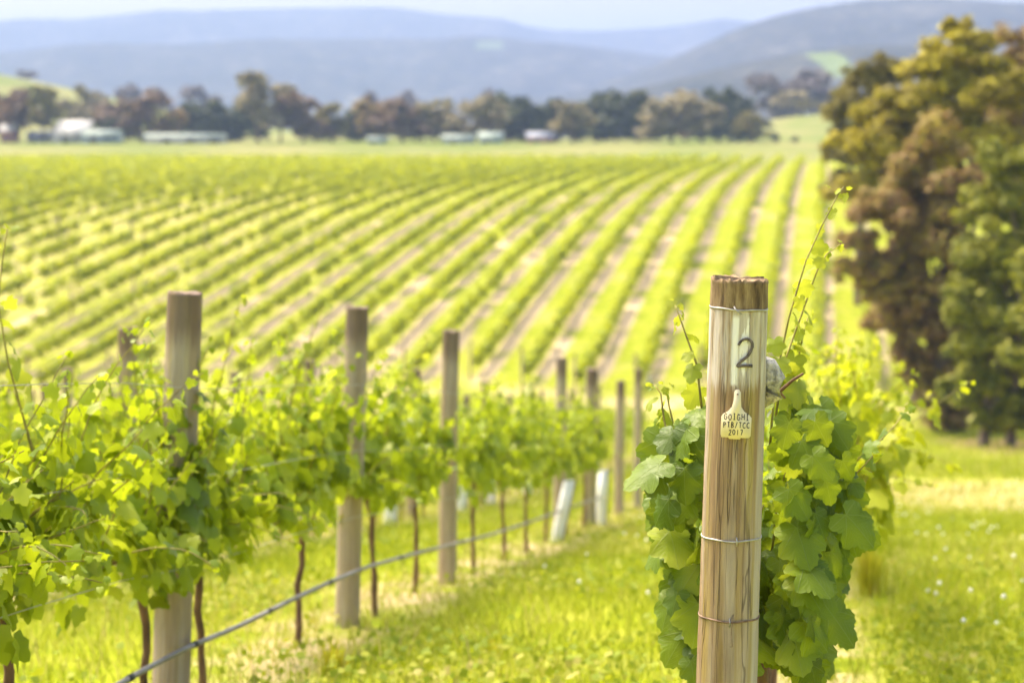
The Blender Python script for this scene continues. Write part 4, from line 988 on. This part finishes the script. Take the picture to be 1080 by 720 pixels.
wb = [(-20, 92, 50, 'bush', 'plum', 'brown tree cut by the left edge of the photo', 350), (16, 93, 42, 'bush', 'plum', 'dusky brown tree at the far left of the windbreak', 345), (46, 91, 30, 'euc', 'olive', 'narrow olive tree left of the white barn', 340),
      (76, 104, 34, 'bush', 'sage', 'grey-green tree behind the white barn', 370), (104, 110, 46, 'bush', 'plum', 'brown tree above the pale long shed', 372), (118, 126, 30, 'dense', 'dark', 'low dark shrub right of the white barn', 350), (86, 92, 24, 'euc', 'olive', 'small olive tree on the left pasture hill', 440), (108, 98, 22, 'bush', 'sage', 'small grey tree on the left pasture hill', 440),
      (150, 97, 42, 'bush', 'plum', 'tall reddish brown tree above the pale long netting', 350), (180, 115, 28, 'bush', 'brown', 'rust coloured tree right of the tall reddish brown one', 350),
      (205, 110, 40, 'dense', 'dark', 'dark hedge-like tree above the pale long netting', 355), (232, 108, 42, 'dense', 'dark', 'dark hedge-like tree left of the tall olive tree', 358), (252, 106, 34, 'dense', 'dark', 'dark low tree touching the tall olive tree', 362),
      (272, 80, 46, 'euc', 'sage', 'tall pale olive tree, highest on the left of the windbreak', 342), (296, 92, 34, 'euc', 'sage', 'shoulder tree just right of the tall olive one', 346), (320, 100, 42, 'bush', 'plum', 'brown rounded tree right of the tall olive pair', 345), (350, 111, 34, 'euc', 'olive', 'low olive tree left of the small pale tank', 350),
      (375, 116, 34, 'dense', 'dark', 'low dark tree left of the small pale tank', 356), (394, 103, 34, 'bush', 'brown', 'rusty tree above the small pale tank', 352), (424, 104, 46, 'bush', 'plum', 'broad reddish tree right of the small pale tank', 346), (446, 110, 30, 'bush', 'sage', 'grey tree left of the pale blue shed', 350), (458, 107, 34, 'euc', 'olive', 'olive tree above the pale blue shed, left one', 356), (484, 107, 42, 'bush', 'sage', 'grey-green tree above the pale blue shed, right one', 350),
      (516, 103, 42, 'euc', 'sage', 'rounded pale tree above the pale green shed', 344), (536, 100, 40, 'dense', 'dark', 'dark tree right behind the rounded pale tree', 362), (556, 104, 38, 'dense', 'dark', 'dark tree above the blue-roofed house', 356), (580, 106, 36, 'dense', 'dark', 'dark tree left of the pale-trunked tree', 360), (604, 108, 44, 'euc', 'sage', 'pale-trunked spreading tree at the middle of the windbreak', 342),
      (628, 100, 42, 'dense', 'dark', 'dark tree right of the pale-trunked tree', 360), (650, 98, 44, 'dense', 'dark', 'dark tree midway between the two pale spreading trees', 356), (672, 96, 44, 'dense', 'dark', 'dark tree left of the broad pale brown tree', 356), (708, 98, 54, 'bush', 'sage', 'broad pale brown tree near the right end of the windbreak', 342), (740, 108, 44, 'euc', 'sage', 'drooping pale tree leaning on the darkest evergreen', 340),
      (758, 96, 40, 'dense', 'dark', 'darkest evergreen at the right end of the windbreak', 356), (778, 95, 36, 'dense', 'dark', 'last dark evergreen of the windbreak', 358), (790, 118, 30, 'bush', 'olive', 'small rounded green tree at the right end of the windbreak', 340)]
for px, top, wid, kind, mat, lab, d in wb: far_tree(px, top, wid, kind, mat, lab, d)
far2 = [(818, 80, 40, 'bush', 'haze', 'purple-grey tree on the right rise, left one of three', 500), (842, 76, 44, 'bush', 'haze', 'purple-grey tree on the right rise, middle one of three', 510), (866, 84, 44, 'bush', 'haze', 'purple-grey tree on the right rise, right one of three', 500), (835, 96, 44, 'euc', 'sage', 'pale olive tree below the purple-grey trees', 470), (858, 106, 38, 'euc', 'olive', 'olive tree below the purple-grey trees on the right rise', 460),
        (28, 74, 16, 'bush', 'haze', 'small hazy tree on the crest of the left hill', 560), (212, 92, 34, 'bush', 'haze', 'hazy bare tree behind the dark hedge trees', 620), (132, 90, 26, 'bush', 'haze', 'hazy tree behind the tall reddish brown tree', 620), (160, 92, 26, 'bush', 'haze', 'hazy tree just right of the tall reddish brown tree', 640), (385, 96, 24, 'bush', 'haze', 'hazy tree behind the small pale tank', 640), (430, 96, 26, 'bush', 'haze', 'hazy tree behind the broad reddish tree', 640), (520, 94, 26, 'bush', 'haze', 'hazy tree behind the rounded pale tree', 650)]
for px, top, wid, kind, mat, lab, d in far2: far_tree(px, top, wid, kind, mat, lab, d, 'hazy trees beyond the windbreak', 'hillside_tree')
for px, top, wid, lab in ((818, 140, 9, 'small dark shrub on the right pasture, left of two'), (839, 144, 8, 'small dark shrub on the right pasture, right of two')):
    far_tree(px, top, wid, 'dense', 'dark', lab, 345, 'shrubs on the right pasture', 'pasture_shrub', 0)
# shrubs along the foot of the windbreak
rq = random.Random(77)
for i, px in enumerate(list(range(130, 290, 24)) + list(range(330, 800, 26))):
    far_tree(px + rq.uniform(-6, 6), rq.uniform(124, 138), rq.uniform(22, 34), 'bush', rq.choice(['dark', 'plum', 'olive']), 'low dim shrub along the foot of the distant windbreak', 364, 'shrubs under the windbreak', 'windbreak_shrub', i % 3)

# ------------------------------------------------------------------ far buildings
def building(px0, px1, top, d, wall, roof, label, cat='shed', roof_h=.35, deep=6.0, doors=1, windows=2, name='farm_shed'):
    x0, x1 = (px0 - 540) / F * d, (px1 - 540) / F * d; xc = (x0 + x1) / 2; z = min(g(x0, d), g(x1, d)) - .1
    H = CZ - (top - HZ) / F * d - z; w = x1 - x0; hw = H * (1 - roof_h)
    t = empty(name, (xc, d, z)); tag(t, label, cat)
    mb = MB(); mb.box(-w/2, w/2, 0, deep, -.5, hw); mb.obj('wall', M[wall], t)
    e = .25; mb = MB()
    V_ = [(-w/2-e, -e, hw), (w/2+e, -e, hw), (w/2+e, deep/2, H), (-w/2-e, deep/2, H), (-w/2-e, deep+e, hw), (w/2+e, deep+e, hw)]
    V_ += [(x, y, zz + .12) for x, y, zz in V_]
    mb.add(V_, [(0,1,2,3)[::-1], (3,2,5,4)[::-1], (6,7,8,9), (9,8,11,10), (0,1,7,6), (4,10,11,5), (0,6,9,3), (3,9,10,4), (1,2,8,7), (2,5,11,8)]); mb.obj('roof', M[roof], t)
    for q in range(doors):
        mb = MB(); dx = -w*.28 + q * w * .3; mb.box(dx, dx + min(1.6, w*.2), -.06, .02, -.1, hw * .8); mb.obj('door', M['dark'], t)
    for q in range(windows):
        mb = MB(); dx = w * .08 + q * w * .2; mb.box(dx, dx + min(1.0, w*.1), -.05, .02, hw * .45, hw * .8); mb.obj('window', M['dark'], t)
building(58, 92, 128, 335, 'whitewall', 'roofwhite', 'white barn with bright gabled roof at the far left', 'barn', .55, 7, 1, 1, 'barn')
building(86, 124, 138, 333, 'bluewall', 'roofpale', 'pale long low shed attached beside the white barn', 'shed', .3, 5)
building(0, 12, 131, 338, 'redwall', 'roofwhite', 'small reddish building at the left edge of the photo', 'house', .35, 6, 1, 1, 'house')
building(28, 52, 139, 340, 'whitewall', 'roofgrey', 'low white outbuilding left of the white barn', 'shed', .35, 5)
building(152, 236, 142, 333, 'whitewall', 'roofpale', 'very long low pale shed under the reddish brown tree', 'shed', .3, 4, 3, 0)
building(388, 406, 145, 330, 'palewall', 'roofpale', 'small square pale green pump shed', 'shed', .25, 3, 1, 0)
building(467, 500, 143, 334, 'bluewall', 'roofpale', 'pale blue shed under the grey-green trees', 'shed', .35, 5)
building(505, 530, 140, 334, 'palewall', 'roofpale', 'pale green gabled shed right of the pale blue one', 'shed', .5, 5, 1, 1)
building(556, 586, 140, 338, 'redwall', 'roofgrey', 'low brick house with a blue-grey roof', 'house', .5, 7, 1, 2, 'house')
